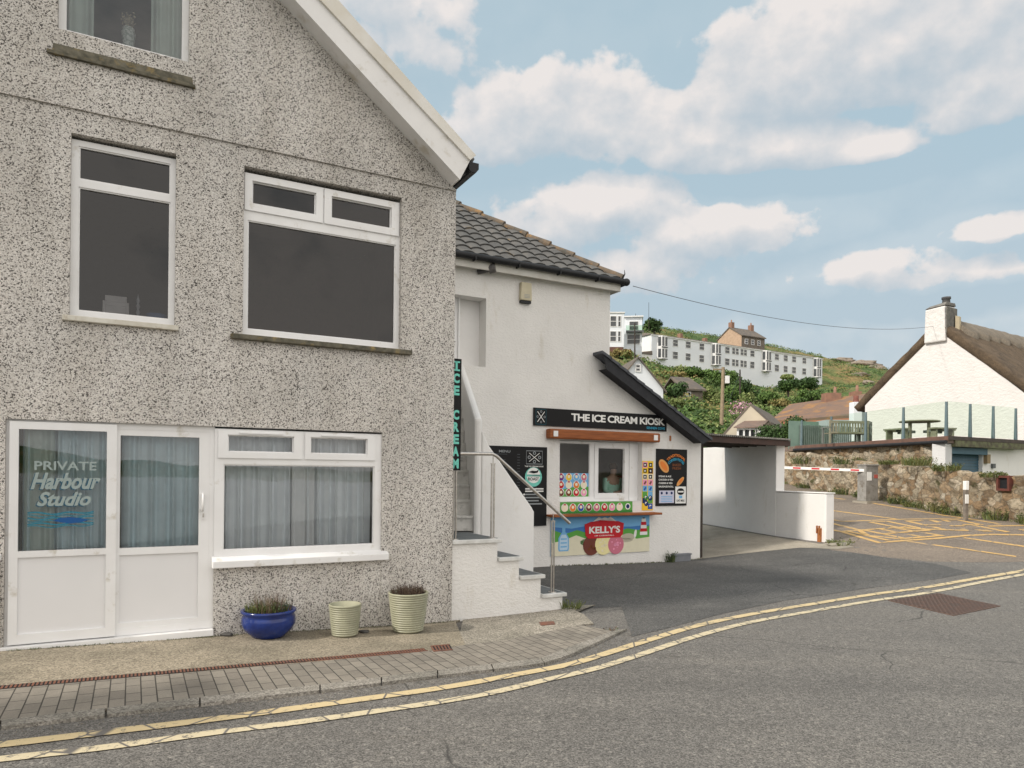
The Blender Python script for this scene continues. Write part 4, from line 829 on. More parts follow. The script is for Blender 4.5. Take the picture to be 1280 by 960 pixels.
# flavour chart inside the left pane
B=Board(KF,7.47,8.25,1.15,1.64,WY+.025).slab(.004,C['sky'])
B.poly(C['green'],[(0,0),(1,0),(1,.42),(.75,.55),(.5,.42),(.25,.35),(0,.28)]); B.lay(); tubs=['purple','yellow','sky','pink','red','cream','orange','cream','choc','brown','red','lpink','blue','choc']
def tub(B,u,v,r,cn):
    B.lay(); B.ell(WHT,u,v,r*1.08); B.lay(); B.ell(C[cn],u,v-r*.12*B.asp,r*.9,None); B.lay(); B.rect(C['red'],u-r*.35,u+r*.35,v+r*B.asp*.62,v+r*B.asp*.95); B.ell(C['cream'],u,v+r*.1*B.asp,r*.42); B.k-=3
for j in range(3):
    for i in range(4): tub(B,.13+.235*i,.84-.32*j,.095,tubs[j*4+i])
T('flavour_chart',B.mb,'blue and green flavour chart with twelve ice cream tubs in the left kiosk pane','poster')
B=Board(KF,7.44,9.22,.835,1.062,-.012).slab(.012,C['green']); B.rect(C['dgreen'],0,1,0,.2); B.lay()
for i,cn in enumerate(('cream','orange','blue','choc','pink','red','lpink','cream')): tub(B,.055+.108*i,.52,.043,cn)
B.k=3; B.ell(WHT,.93,.55,.038); B.lay(); B.ell(C['navy'],.93,.55,.025)
T('flavour_strip',B.mb,'green strip with a row of ice cream tubs under the kiosk window','poster')
# big ice cream panel
B=Board(KF,7.22,9.67,-.0,.765,-.02).slab(.02,C['pale'])
B.poly(C['sky'],[(0,.55),(1,.55),(1,1),(0,1)]); B.lay(); B.poly(C['sea'],[(0,.60),(.5,.58),(1,.6),(1,.74),(.8,.70),(.6,.72),(.35,.76),(.2,.70),(0,.76)])
B.lay(); B.poly(C['green'],[(0,.28),(1,.3),(1,.72),(.88,.60),(.76,.66),(.64,.55),(.5,.62),(.36,.56),(.25,.66),(.13,.56),(0,.70)])
B.lay(); B.poly(C['sand'],[(0,0),(1,0),(1,.40),(.86,.36),(.74,.50),(.60,.42),(.5,.48),(.36,.40),(.24,.52),(.12,.40),(0,.34)]); B.ell(C['dgreen'],.34,.33,.06,.09); B.ell(C['dgreen'],.66,.33,.06,.09)
B.lay(); B.poly(C['sky'],[(.075,.12),(.165,.12),(.172,.18),(.17,.46),(.15,.56),(.135,.62),(.135,.74),(.105,.74),(.105,.62),(.09,.56),(.07,.46),(.068,.18)]); B.lay(); B.poly(C['pale'],[(.085,.15),(.155,.15),(.16,.2),(.158,.45),(.14,.55),(.10,.55),(.082,.45),(.08,.2)]); B.lay()
for v in (.22,.32,.42): B.rect(C['sky'],.09,.15,v,v+.035)
B.k=5
for k in range(5): B.rect(C['red'] if k%2 else WHT,.915-.004*(5-k),.955+.004*(5-k),.46+.09*k,.55+.09*k)
B.rect(C['dim'],.925,.945,.91,.95); B.ell(WHT,.845,.50,.014,.12,-.2); B.ell(C['stone'],.77,.42,.07,.10); B.ell(C['stone'],.74,.34,.08,.06)
B.k=7; B.ell(C['choc'],.39,.235,.082); B.lay(); B.ell(C['van'],.515,.25,.088); B.lay(); B.ell(C['pink'],.64,.235,.082)
B.lay(); rr=random.Random(4)
for u,cn in ((.39,'brown'),(.515,'cream'),(.64,'lpink')):
    for k in range(16): a=rr.uniform(0,6.28); q=rr.uniform(0,.05); B.ell(C[cn],u+q*math.cos(a),.22+q*B.asp*math.sin(a),rr.uniform(.004,.011),n=7)
B.k=11; B.poly(C['red'],[(.33,.50),(.36,.42),(.68,.42),(.71,.50),(.72,.80),(.66,.86),(.58,.88),(.52,.96),(.46,.88),(.38,.86),(.32,.80)])
B.lay(); B.poly(WHT,[(.40,.86),(.46,.99),(.52,.89),(.58,.99),(.64,.86),(.58,.90),(.52,.98),(.46,.90)]); B.text(WHT,"KELLY'S",.365,.68,.55,.74,.035); B.text(WHT,'OF CORNWALL',.42,.62,.47,.505,.01)
T('advertising_board',B.mb,"wide coloured advertising panel with red badge and three scoops under the serving counter",'advertising panel')
T('rust_stain_bracket',MB().box(KF,10.21,10.235,-.03,0,2.36,2.47),'small rusty iron bracket high on the wall above the pasty poster','bracket',M('orange_rust',(.42,.16,.05),(.25,.09,.03),sc=30,rough=.9))
# alarm box, pipe stub
al=thing('alarm_box','cream alarm box high on the white wall under the eaves','alarm box',KF(6.58,0,4.9)); obj('case',MB().prism(KF,[(6.46,4.93),(6.70,4.93),(6.69,5.27),(6.47,5.27)],-.09,0),al,M('cream_plastic',(.55,.50,.36),(.48,.43,.30),rough=.6),bevel=.01); obj('base',MB().box(KF,6.47,6.69,-.075,0,4.88,4.925),al,BLK)
B=Board(KF,6.46,6.70,4.93,5.27,-.0915); 
for v in (.30,.22,.14): B.rect(GREYP,.3,.8,v,v+.03)
obj('notice',B.mb,al)
x_,z_=KF.px(612,339); T('floodlight',MB().tube([KF(x_-.25,0,z_-.05),KF(x_-.05,-.13,z_)],.05,12).tube([KF(x_-.07,-.12,z_),KF(x_+.02,-.2,z_+.02)],.085,14),'small dark cylinder lamp under the eaves above the upstairs door','lamp',M('dull_lamp',(.05,.05,.055),(.16,.15,.14),sc=4))
# things and a person inside
def crate(x0,x1,z0,z1,c_,label): T('crate',MB().panel(KF,x0,x1,z0,z1,[(x0+.05,x1-.05,z0+.05,z0+.10)],.65,.95).box(KF,x0+.002,x1-.002,.70,.94,z0+.002,z1-.03),label,'crate',c_,'stacked crates inside the kiosk',bevel=.006)
CX=KF.px(775.5,600,.65)[0]
crate(CX,CX+.5,1.12,1.27,M('yellow_plastic',(.55,.34,.06),rough=.5),'yellow crate at the bottom of the stack inside the kiosk window'); crate(CX,CX+.5,1.272,1.45,M('red_plastic',(.42,.04,.035),rough=.5),'dull red crate in the middle of the stack inside the kiosk window'); crate(CX+.04,CX+.48,1.452,1.60,M('red_plastic',(.3,.03,.03),rough=.5),'dull red crate on top of the stack inside the kiosk window')
def skin(verts,edges,rads,sub=2):
    me=bpy.data.meshes.new('sk'); me.from_pydata(verts,edges,[]); o=bpy.data.objects.new('sk',me); COL.objects.link(o)
    o.modifiers.new('s','SKIN'); 
    for i,r_ in enumerate(rads): me.skin_vertices[0].data[i].radius=(r_,r_) if not isinstance(r_,tuple) else r_
    me.skin_vertices[0].data[0].use_root=True
    sb=o.modifiers.new('u','SUBSURF'); sb.levels=sub; sb.render_levels=sub
    dg=bpy.context.evaluated_depsgraph_get(); e=bpy.data.meshes.new_from_object(o.evaluated_get(dg)); vs=[v.co.copy() for v in e.vertices]; fs=[tuple(p.vertices) for p in e.polygons]
    bpy.data.objects.remove(o); bpy.data.meshes.remove(e); return vs,fs
PY=.52; px0=KF.px(766,600,.52)[0]
pe=thing('person','person in a mint green shirt and dark apron standing inside the kiosk with folded arms','person',KF(px0,PY,.12))
Q=lambda a,b,z: tuple(KF(px0+a,PY+b,z+.10))
V=[Q(0,0,.95),Q(0,0,1.12),Q(0,.01,1.30),Q(0,.01,1.42),Q(0,0,1.50),Q(0,-.02,1.58),Q(0,-.03,1.66),
   Q(-.18,.01,1.40),Q(-.23,-.03,1.15),Q(-.10,-.2,1.12),Q(.06,-.24,1.17),Q(.18,.01,1.40),Q(.23,-.03,1.15),Q(.10,-.2,1.17),Q(-.06,-.22,1.13),
   Q(-.09,0,.86),Q(-.10,-.02,.48),Q(-.10,0,.08),Q(-.10,-.12,.03),Q(.09,0,.86),Q(.10,-.02,.48),Q(.10,0,.08),Q(.10,-.12,.03)]
E_=[(0,1),(1,2),(2,3),(3,4),(4,5),(5,6),(3,7),(7,8),(8,9),(9,10),(3,11),(11,12),(12,13),(13,14),(0,15),(15,16),(16,17),(17,18),(0,19),(19,20),(20,21),(21,22)]
RD=[(.15,.11),(.14,.10),(.17,.11),(.14,.09),.055,(.075,.09),(.07,.085),.06,.045,.038,.03,.06,.045,.038,.03,.085,.06,.042,.035,.085,.06,.042,.035]
vs,fs=skin(V,E_,RD); obj('body',MB().add(vs,fs,True),pe,M('skin',(.50,.32,.24),(.46,.29,.21),rough=.6))
sv=[V[i] for i in (0,1,2,3,7,8,9,11,12,13)]; se=[(0,1),(1,2),(2,3),(3,4),(4,5),(5,6),(3,7),(7,8),(8,9)]; sr2=[(.165,.125),(.155,.115),(.185,.125),(.15,.10),.075,.062,.05,.075,.062,.05]
vs,fs=skin(sv,se,sr2); obj('shirt',MB().add(vs,fs,True),pe,M('mint_shirt',(.42,.75,.62),(.50,.80,.68),sc=6,rough=.9))
vs,fs=skin([Q(0,-.02,.62),Q(0,-.02,.85),Q(0,-.02,1.04)],[(0,1),(1,2)],[(.20,.15),(.19,.15),(.165,.135)]); obj('apron',MB().add(vs,fs,True),pe,M('dark_apron',(.03,.035,.05),rough=.9))
obj('hair',MB().ico(KF(px0,PY-.005,1.80),.094,2,.25,3,(1,1.08,.95)),pe,M('brown_hair',(.08,.05,.03),rough=.9))
# planter with weed by the wall
c=G(853,702); pl=thing('planter','small grey trough planter on the forecourt against the white wall','planter',(c.x,c.y,g(c.x,c.y)))
PF=Fr((c.x,c.y,g(c.x,c.y)),DN); obj('trough',MB().panel(PF,-.22,.24,-.12,.14,[],0,.18).panel(PF,-.235,.255,.14,.17,[],-.015,.195),pl,M('grey_trough',(.16,.17,.19),(.20,.21,.23),rough=.7),bevel=.008)
T('weed',sprig(MB(),PF(-.30,.05,0),60,.10,.26,.008,.5,4,21,[LG,LDK]),'leafy green weed growing at the left end of the grey trough','weed')
# ------------------------------------------------------------ outside staircase beside the house
SW=1.05                                              # width of the lower flight
xs_=[HF.px(628,675)[0],HF.px(655,695)[0],HF.px(682,717)[0],HF.px(709,745)[0]]; zs_=[.81,.57,.32,.06]
stc=thing('staircase','white rendered outside staircase with grey treads between the pebbledash house and the kiosk','staircase',HF(3.5,.5,-.2))
bl=MB(); px_=3.425
for i in range(4):
    bl.box(HF,px_,xs_[i]-.05,.04,SW,-.6,zs_[i]-.05); px_=xs_[i]-.05
obj('stair_block',bl,stc,KW)
px_=3.425
for i in range(4):
    obj('tread',MB().box(HF,px_-(0 if i==0 else .04),xs_[i],-.0,SW-.001,zs_[i]-.05,zs_[i]),stc,M('tread_nosing_white',(.66,.66,.64),(.5,.5,.48),sc=8,rough=.8),bevel=.008)
    obj('tread_paint',MB().box(HF,px_+(.0 if i==0 else -.0),xs_[i]-.035,.05,SW-.04,zs_[i]+.001,zs_[i]+.004),stc,DGREY); px_=xs_[i]
# back wall of the lower flight: slanted top (plane y = SW)
c_=lambda x,y:HF.px(x,y,SW)
w0=c_(603,540); w1=c_(611,556); w2=c_(665,634); w3=c_(668,640); w4=(w3[0],-.6)
obj('stair_wall',MB().prism(HF,[(w0[0],-.6),w4,w3,w2,w1,(w0[0],w0[1]+.02)],SW,SW+.14),stc,KW2,bevel=.02)
# upper flight, going back beside the house
fp=HF.px(603,523,SW); A0=HF(fp[0],SW,0); bpnt=KF.px(580,455,-.0); A1=KF(bpnt[0],-.0,0); ud_=(A1-A0); UL=ud_.length
UF=Fr(A0,(ud_.x,ud_.y)); zf=fp[1]; zb=bpnt[1]
# parapet of upper flight: UF x along going back, y to the left
obj('parapet',MB().hexa([UF(0,-.0,.0),UF(UL,-.0,.0),UF(UL,.11,.0),UF(0,.11,.0),UF(0,0,zf),UF(UL,0,zb),UF(UL,.11,zb),UF(0,.11,zf)]),stc,KW2,bevel=.04)
n_st=12; z=.81
for k in range(n_st):
    r0=.10+k*(UL-.1)/n_st; zt=.81+.215*(k+1)
    obj('upper_step',MB().box(UF,r0,UL+.0,.111,1.35,zt-.215,zt-.03).box(UF,r0-.03,UL,.112,1.35,zt-.03,zt),stc,M('worn_white_step',(.74,.73,.70),(.58,.57,.54),sc=7,rough=.85,dirt=((.3,.3,.28,1),9)))
# steel handrail
hr=thing('handrail','brushed steel handrail with slim twin posts along the front of the steps','handrail',HF(3.6,.1,.8))
yr=.10; q=lambda x,y:HF.px(x,y,yr)
h0=q(566,567);h1=q(618,567.5);h2=q(712,654)
obj('rail',MB().tube([HF(h0[0],yr,h0[1]),HF(h1[0]-.03,yr,h1[1]),HF(h1[0]+.03,yr,h1[1]-.025),HF(h2[0],yr,h2[1])],.022,12),hr,STEEL)
for (x,yt,zb_) in ((569,569,.81),(616.5,570,.81),(691.5,642,.06)):
    a_=q(x,yt); pm_=MB()
    tz_=a_[1]-.10
    pm_.tube([HF(a_[0]-.018,yr,zb_),HF(a_[0]-.018,yr,tz_)],.011,8).tube([HF(a_[0]+.018,yr,zb_),HF(a_[0]+.018,yr,tz_)],.011,8).box(HF,a_[0]-.03,a_[0]+.03,yr-.012,yr+.012,tz_-.004,tz_+.008).tube([HF(a_[0],yr,tz_),HF(a_[0],yr,a_[1])],.007,6).lathe(HF(a_[0],yr,zb_),[(.055,0),(.055,.008),(.03,.012),(0,.012)],16)
    obj('post',pm_,hr,STEEL)
# hanging sign
a_=HF.px(567,447,-.02); b_=HF.px(578,452,-.02); zlo=HF.px(567,588,-.02)[1]
B=Board(HF,a_[0]-.01,b_[0]+.012,zlo,a_[1],.03).slab(.02,SBLK); L_='ICE CREAM'
for i,ch in enumerate(L_):
    if ch==' ': continue
    v1=.985-i*.109; B.k=1; B.text(TEAL,ch,.22 if ch!='I' else .42,.82 if ch!='I' else .62,v1-.095,v1-.008,.05 if ch!='I' else .02)
    if ch=='I': B.rect(TEAL,.2,.84,v1-.022,v1-.008); B.rect(TEAL,.2,.84,v1-.095,v1-.081)
T('ice_cream_sign',B.mb,'narrow vertical black sign with turquoise letters reading ICE CREAM at the house corner','sign')
c=G(712,762); T('weed',sprig(MB(),(c.x,c.y,g(c.x,c.y)),90,.14,.16,.006,.9,1,31,[LG,LY]),'tuft of grass at the foot of the lowest step','weed')
c=G(762,789); T('weed',sprig(MB(),(c.x,c.y,g(c.x,c.y)),24,.07,.04,.005,.9,1,32,[LD,LG]),'tiny dry tuft at the pointed end of the kerb','weed')
# ------------------------------------------------------------ carport and white wall
cw=thing('white_wall','low white rendered wall with a taller end under the carport roof','wall',(7.0,16.5,.1))
E0=Vector((7.23,16.2,0)); M0=Vector((6.64,17.7,0)); F0=Vector((5.66,20.7,0))
wf=Fr(M0,(E0-M0)); wf2=Fr(F0,(M0-F0)); L1=(E0-M0).length; L2=(M0-F0).length
obj('low_part',MB().box(wf,0,L1,0,.26,-.4,1.22),cw,KW2,bevel=.03)
obj('coping',MB().box(wf,-.02,L1+.015,-.015,.275,1.225,1.25),cw,KW2,bevel=.01)
obj('tall_part',MB().box(wf2,-1.5,L2,0,.26,-.4,2.42),cw,KW2,bevel=.015)
obj('rusty_bracket',MB().box(wf,L1-.20,L1-.11,-.05,-.001,.02,.42).box(wf,L1-.20,L1-.18,-.09,-.05,.30,.48).box(wf,L1-.13,L1-.11,-.09,-.05,.30,.48),cw,M('orange_rust',(.4,.15,.05)))
cpt=thing('carport','flat dark timber carport roof between the kiosk and the white wall','carport',KF(11.6,1,0))
Kc=KF(11.16,-.05,0); Kb=KF(11.16,2.6,0); tl=wf2(L2+.10,.3,0); tb_=wf2(.9,.3,0)
rf=MB(); 
def slab(q,z0,z1,mb): return mb.hexa([Vector((p.x,p.y,z0)) for p in q]+[Vector((p.x,p.y,z1)) for p in q])
slab([Kc,tl,tb_,Kb],2.455,2.51,rf); obj('roof_deck',rf,cpt,DKWOOD)
dv=(tl-Kc); ff=Fr(Kc,(dv.x,dv.y)); Lf=dv.length
obj('fascia',MB().box(ff,.0,Lf,-.04,-.002,2.37,2.50),cpt,M('carport_fascia',(.07,.038,.03),(.05,.03,.025),sc=4,rough=.8))
co_=MB(); n=int(Lf/.076)
for i in range(n):
    x=i*.076; co_.tube([ff(x+.03,-.10,2.53),ff(x+.03,.1,2.53)],.025,6)
obj('corrugated_edge',co_,cpt,M('cement_sheet',(.22,.21,.19),(.15,.14,.13),sc=5,rough=.9))
for k in range(6): 
    t=.12+.15*k; p=Kc.lerp(Kb,t); q_=tl.lerp(tb_,t); f2=Fr(p,(q_-p)); obj('joist',MB().box(f2,0,(q_-p).length-.05,-.03,.03,2.38,2.453),cpt,DKWOOD)
obj('post',MB().box(KF,11.13,11.25,.06,.18,-.3,2.33),cpt,DKWOOD)
obj('side_cladding',MB().box(KF,11.125,11.16,.2,2.5,-.3,2.32),cpt,DKWOOD)
c=G(1052,682); ks=MB().ico(Vector((c.x,c.y,g(c.x,c.y)+.02)),.26,2,.3,3,(1.2,.35,.25)); T('stone',ks,'flat pale edging stone on the ground off the end of the white wall','stone',M('pale_stone',(.32,.30,.26),(.24,.22,.18),sc=9,bmp=.4))
T('weed',sprig(MB(),(c.x+.02,c.y+.1,g(c.x,c.y)),120,.24,.14,.01,.9,1,33,[LG,LY]),'green tuft beside the pale stone at the end of the white wall','weed')
# ------------------------------------------------------------ stone wall up the car park (world path)
RUB=rubble('granite_rubble',3.9)
def wall_strip(path,tops,thick,name_par,m,seed=0,st=.09,zb=-.35):
    # front face towards -x side, displaced stones
    pts=[Vector((p[0],p[1])) for p in path]; L=[0]
    for i in range(1,len(pts)): L.append(L[-1]+(pts[i]-pts[i-1]).length)
    nx=int(L[-1]/st); nz=18; vs=[]; 
    def at_(s):
        s=min(s,L[-1]-1e-4)
        for i in range(len(L)-1):
            if s<=L[i+1]: t=(s-L[i])/(L[i+1]-L[i]); return pts[i].lerp(pts[i+1],t),tops[i]+(tops[i+1]-tops[i])*t,(pts[i+1]-pts[i]).normalized()
    G_=[]; cols=[]
    for i in range(nx+1):
        s=i*st; p,zt,t=at_(s); nn=Vector((-t.y,t.x)); cols.append((p,zt,t,nn))
    zg=garr([(c[0].x,c[0].y) for c in cols])
    for (p,zt,t,nn),zg_ in zip(cols,zg):
        zt=zt+.07*mnoise.noise(Vector((p.x*1.3,p.y*1.3,seed)))+.05*mnoise.noise(Vector((p.x*4,p.y*4,seed)))
        for j in range(nz+1):
            z=zg_+zb+(zt-zg_-zb)*j/nz; q=Vector((p.x,p.y,z)); d=mnoise.voronoi(Vector((q.x*2.6,q.y*2.6,q.z*3.4)))[0]; dd_=(d[1]-d[0]); off=.13*min(dd_,.5)*2+.07*mnoise.noise(q*5)
            vs.append(Vector((p.x+nn.x*off,p.y+nn.y*off,z)))
        for k,(o_,dz) in enumerate(((-.08,.02),(-thick*.6,.03),(-thick,-.02),(-thick,-1.8))): vs.append(Vector((p.x+nn.x*o_,p.y+nn.y*o_,zt+dz+.03*mnoise.noise(Vector((p.x*5,p.y*5,k))))))
    nc=nz+5; fs=[(i*nc+j,i*nc+j+1,(i+1)*nc+j+1,(i+1)*nc+j) for i in range(nx) for j in range(nc-1)]
    fs+=[tuple(range(nc)),tuple(nx*nc+j for j in range(nc-1,-1,-1))]
    return MB().add(vs,fs,True)
P1=[(13.45,15.2),(13.24,17.8),(12.78,19.8),(12.55,23),(12.42,26),(12.32,30),(12.25,32.6)]
sw_=wall_strip(P1,[1.45,1.60,1.76,1.97,2.24,2.62,2.72],.45,None,RUB,1); T('stone_wall',sw_,'long lichened granite rubble wall along the top side of the car park','wall',RUB)
P2=[(13.64,22.5),(13.28,24.9),(12.84,27.7),(12.42,30.5)]
T('terrace_wall',wall_strip(P2,[2.76,2.76,2.76,2.76],.3,None,RUB,5),'upper rubble wall directly beneath the terrace edge','wall',RUB)
pm=MB(); 
for k in range(26): pm.ico(Vector((12.15+R.uniform(-.35,.35),32.8+R.uniform(-.3,.4),1.4+k*.068)),R.uniform(.2,.34),2,.4,k,(1.2,1,.7))
T('stone_pillar',pm,'rounded rubble pillar at the far end of the stone wall','pillar',RUB)
fpos=at(1240,604,18.35); fw=Fr((13.06,18.6,fpos.z-.22),(13.24-12.78,17.8-19.8)); 
ni=thing('rusty_niche_frame','rusty square iron frame set in the stone wall beside the bollard','frame',fw(0,0,0))
obj('frame',MB().panel(fw,-.19,.19,.02,.42,[(-.13,.13,.08,.36)],-.12,.02),ni,M('dark_rust',(.13,.035,.025),(.08,.03,.02),sc=9,rough=.9)); obj('niche',MB().box(fw,-.13,.13,-.06,.01,.08,.36),ni,BLK)
# plants on the wall
wl_list=[(1223,592,18.95,.30,.16,'rusty green tuft on the wall top below the garage shutter'),(1177,585,20.6,.36,.26,'round ochre tuft on the wall beside the white garage pillar'),(1141,578,21.9,.42,.32,'large mossy cushion on the wall below the terrace corner'),(1110,577,23.4,.30,.15,'small dry tuft on the wall left of the big cushion'),(1064,577,26,.5,.28,'green straggly clump hanging at the wall top behind the cabinet'),(1018,577,29.5,.55,.4,'leafy clump high on the far part of the stone wall')]
wp=[Vector(p) for p in P1]
def wall_xy(Y):
    for a,b in zip(P1,P1[1:]):
        if a[1]<=Y<=b[1]: t=(Y-a[1])/(b[1]-a[1]); return a[0]+(b[0]-a[0])*t
    return 12.3
MOS=M('moss_ochre',(.16,.15,.05),(.10,.11,.04),sc=12); 
def tuft(c,r,h,seed,ms,n=160,leaf=3,w=.012): return sprig(MB(),c,n,r,h,w,.7,leaf,seed,ms)
for i,(x,y,Y,r,h,lb) in enumerate(wl_list):
    p=at(x,y,Y); p.x=wall_xy(Y)-.02; p.z-= .1; T('wall_plant',tuft(p,r,h,40+i,[MOS,LY,LG] if i not in(4,5) else [LG,LY,LDK]),lb,'wall plant',None,'plants growing out of the stone wall')
for i,(x,y,lb) in enumerate(((1075,622,'weeds at the wall foot left of the cabinet'),(1052,618,'tall green weeds at the wall foot under the boom tip'),(1000,610,'low grass along the far wall foot'),(1127,630,'bushy weeds right of the cabinet foot'),(1150,634,'grassy weeds midway between cabinet and bollard'),(1182,640,'pale upright weed just left of the bollard'),(1197,643,'short tuft touching the bollard foot'),(1243,650,'green weed at the wall foot below the rusty frame'),(1274,656,'bright green weed at the wall foot on the right picture edge'))):
    p=G(x,y); X=wall_xy(p.y)-.14 if x not in () else p.x; sc_=p.y/20
    T('weed',tuft((X,p.y,g(X,p.y)),.30,.34 if i in (1,3,5,7,8) else .22,60+i,[LG,LY,LDK] if i!=5 else [LY,MOS],110,3,.011),lb,'weed',None,'weeds at the foot of the stone wall')
fg=MB()
for k in range(70):
    Y=R.uniform(15.5,32); X=wall_xy(Y)-.12; sprig(fg,(X+R.uniform(-.08,.06),Y,g(X,Y)-.02),14,.16,.14,.008,.9,1,200+k,[LG,LY,MOS])
o=obj('grass_edge',fg); o['kind']='stuff'
# barrier
bc=G(1085,628); bc.x=bc.x; 
bz=g(bc.x,bc.y); bf=Fr((bc.x,bc.y,bz),(1,.35))
ba=thing('car_park_barrier','car park barrier with grey steel cabinet and red and white striped boom','barrier',(bc.x,bc.y,bz))
k_=bc.y/880; wC=19*k_; 
obj('cabinet',MB().box(bf,-wC*.52,wC*.52,-.16,.2,.05,1.20).box(bf,-wC*.56,wC*.56,-.19,.23,1.20,1.25),ba,M('weathered_steel',(.30,.29,.27),(.20,.19,.175),sc=5,rough=.6,dirt=((.12,.09,.06,1),6)),bevel=.015)
obj('plinth',MB().box(bf,-wC*.7,wC*.7,-.3,.3,-.1,.05),ba,CONC)
obj('notice',MB().box(bf,-wC*.45,-wC*.05,-.168,-.161,.72,1.0),ba,WHT); obj('red_label',MB().box(bf,wC*.15,wC*.45,-.168,-.161,.80,.92),ba,M('red_label',(.45,.09,.07),rough=.6))
p0=bf(-wC*.5,-.05,1.05); p1=at(940,579,bc.y+2.2); p1.z=p0.z+.12; dv=(p1-p0); nseg=15
bo=MB()
dl_=dv.normalized(); u_=Vector((0,0,.045)); n_v=Vector((.0,.03,0)); bo.mat(WHT).hexa([p0-n_v-u_,p1-n_v-u_,p1+n_v-u_,p0+n_v-u_,p0-n_v+u_,p1-n_v+u_,p1+n_v+u_,p0+n_v+u_]); bo.mat(C['red'])
for k in range(14):
    a_=p0+dl_*(.15+k*.62); b_=a_+dl_*.26; u2=Vector((0,0,.026)); n2=Vector((.0,.034,0))
    if (b_-p0).length<dv.length: bo.hexa([a_-n2-u2,b_-n2-u2,b_+n2-u2,a_+n2-u2,a_-n2+u2,b_-n2+u2,b_+n2+u2,a_+n2+u2])
obj('boom',bo,ba)
q=at(1207,640,18.7); q.z=g(q.x,q.y); bl_=thing('bollard_post','thin weathered timber marker post with white reflector in front of the stone wall','post',q)
qf=Fr(q,(1,.2)); obj('post',MB().box(qf,-.045,.045,-.045,.045,-.1,.98),bl_,M('grey_post',(.22,.19,.16),(.14,.12,.10),sc=8)); obj('cap',MB().box(qf,-.05,.05,-.055,.05,.82,1.06),bl_,WHT,bevel=.01); obj('reflector',MB().box(qf,-.07,.04,-.062,-.046,.46,.70),bl_,WHT,bevel=.005)
# ------------------------------------------------------------ terrace, garage, glass balustrade
DA=Vector((13.6,22,0)); DB=Vector((12.3,30.5,0)); DF=Vector((17.3,24.02,0)); DZ=2.9
ter=thing('terrace','flat roof terrace over the garage with brown edge boards and dark gutter','terrace',DA+Vector((0,0,1)))
far=Vector((22,27,0)); tp=[DA,DF,Vector((24,27.7,0)),Vector((24,36,0)),Vector((12,36,0)),DB]
td=MB().add([Vector((p.x,p.y,DZ)) for p in tp]+[Vector((p.x,p.y,DZ-.2)) for p in tp],[tuple(range(6)),tuple(range(11,5,-1))]+[(i,i+6,(i+1)%6+6,(i+1)%6) for i in range(6)]); obj('deck',td,ter,M('terrace_felt',(.20,.15,.12),(.14,.10,.08),sc=6,rough=.9))
lf_=Fr(DB,(DA-DB)); LL=(DA-DB).length; ff_=Fr(DA,(DF-DA)); FL=(DF-DA).length
obj('edge_board',MB().box(lf_,-.0,LL+.06,-.05,-.002,DZ-.12,DZ+.015),ter,M('brown_edge',(.17,.09,.065),(.11,.065,.05),sc=5,rough=.8))
obj('gutter',MB().tube([lf_(0,-.10,DZ-.17),lf_(LL+.05,-.10,DZ-.17)],.06,10),ter,BLK)
obj('front_beam',MB().box(ff_,-.05,FL+.3,-.06,-.002,DZ-.10,DZ+.02),ter,M('dark_edge',(.05,.04,.035),(.08,.06,.05),sc=5)); obj('lichened_beam',MB().box(ff_,.35,FL+.3,-.05,.1,DZ-.30,DZ-.102),ter,M('lichen_beam',(.16,.17,.09),(.08,.07,.05),sc=7,rough=.9))
gar=thing('garage','white walled garage under the terrace with blue roller shutter','garage',ff_(1.8,.4,.6))
obj('pillar',MB().box(ff_,.02,.40,.08,.5,.3,DZ-.21),gar,render_wall('old_white_paint',(.66,.66,.66),.9,14),bevel=.02); obj('wall',MB().box(ff_,2.55,6,.30,.5,.3,DZ-.21),gar,_MC.get('x') or KW2)
sh=MB(); 
for k in range(18): z=.7+k*.1; sh.hexa([ff_(.40,.42,z),ff_(2.55,.42,z),ff_(2.55,.46,z),ff_(.40,.46,z),ff_(.40,.44,z+.098),ff_(2.55,.44,z+.098),ff_(2.55,.47,z+.098),ff_(.40,.47,z+.098)])
obj('roller_shutter',sh,gar,M('shutter_blue',(.035,.095,.14),(.05,.12,.165),sc=3,rough=.55)); obj('shutter_box',MB().box(ff_,.41,2.54,.14,.41,DZ-.52,DZ-.31),gar,M('shutter_blue',(0,0,0)))
obj('meter_box',MB().box(ff_,.52,.80,.25,.41,1.72,2.0),gar,M('cream_plastic',(.5,.5,.4))); obj('lamp',MB().box(ff_,2.60,2.8,.18,.298,2.1,2.4),gar,M('tan_box',(.30,.22,.12))); obj('socket',MB().box(ff_,3.05,3.2,.22,.298,1.95,2.1),gar,DGREY)
bal=thing('glass_balustrade','frameless looking glass balustrade on blue grey posts round the terrace','balustrade',DA+Vector((0,0,DZ)))
POSTM=M('blue_grey_post',(.09,.14,.16),(.12,.17,.185),sc=4,rough=.6); TGL=glass('tinted_balustrade_glass',(.80,.90,.83),1.08)
def bpost(p):
    f_=Fr((p.x,p.y,0),DN); obj('post',MB().hexa([f_(-.045,-.04,DZ+.015),f_(.045,-.04,DZ+.015),f_(.045,.04,DZ+.015),f_(-.045,.04,DZ+.015),f_(-.03,-.03,DZ+1.10),f_(.02,-.03,DZ+1.10),f_(.02,.03,DZ+1.10),f_(-.03,.03,DZ+1.10)]),bal,POSTM)
pfront=[ff_(x,.06,0) for x in (.03,1.35,2.7,4.1)]; 
pleft=[]
for px in (1129,1082,1039,1002):
    r=ray(px,560); 
    t=((lf_(0,.06,0))-Vector((0,0,0))).dot(lf_.y)/Vector((r.x,1,0)).dot(lf_.y); pleft.append(Vector((r.x*t,t,0)))
for p in pfront+pleft: bpost(p)
chain=[pfront[3],pfront[2],pfront[1],pfront[0]]+pleft
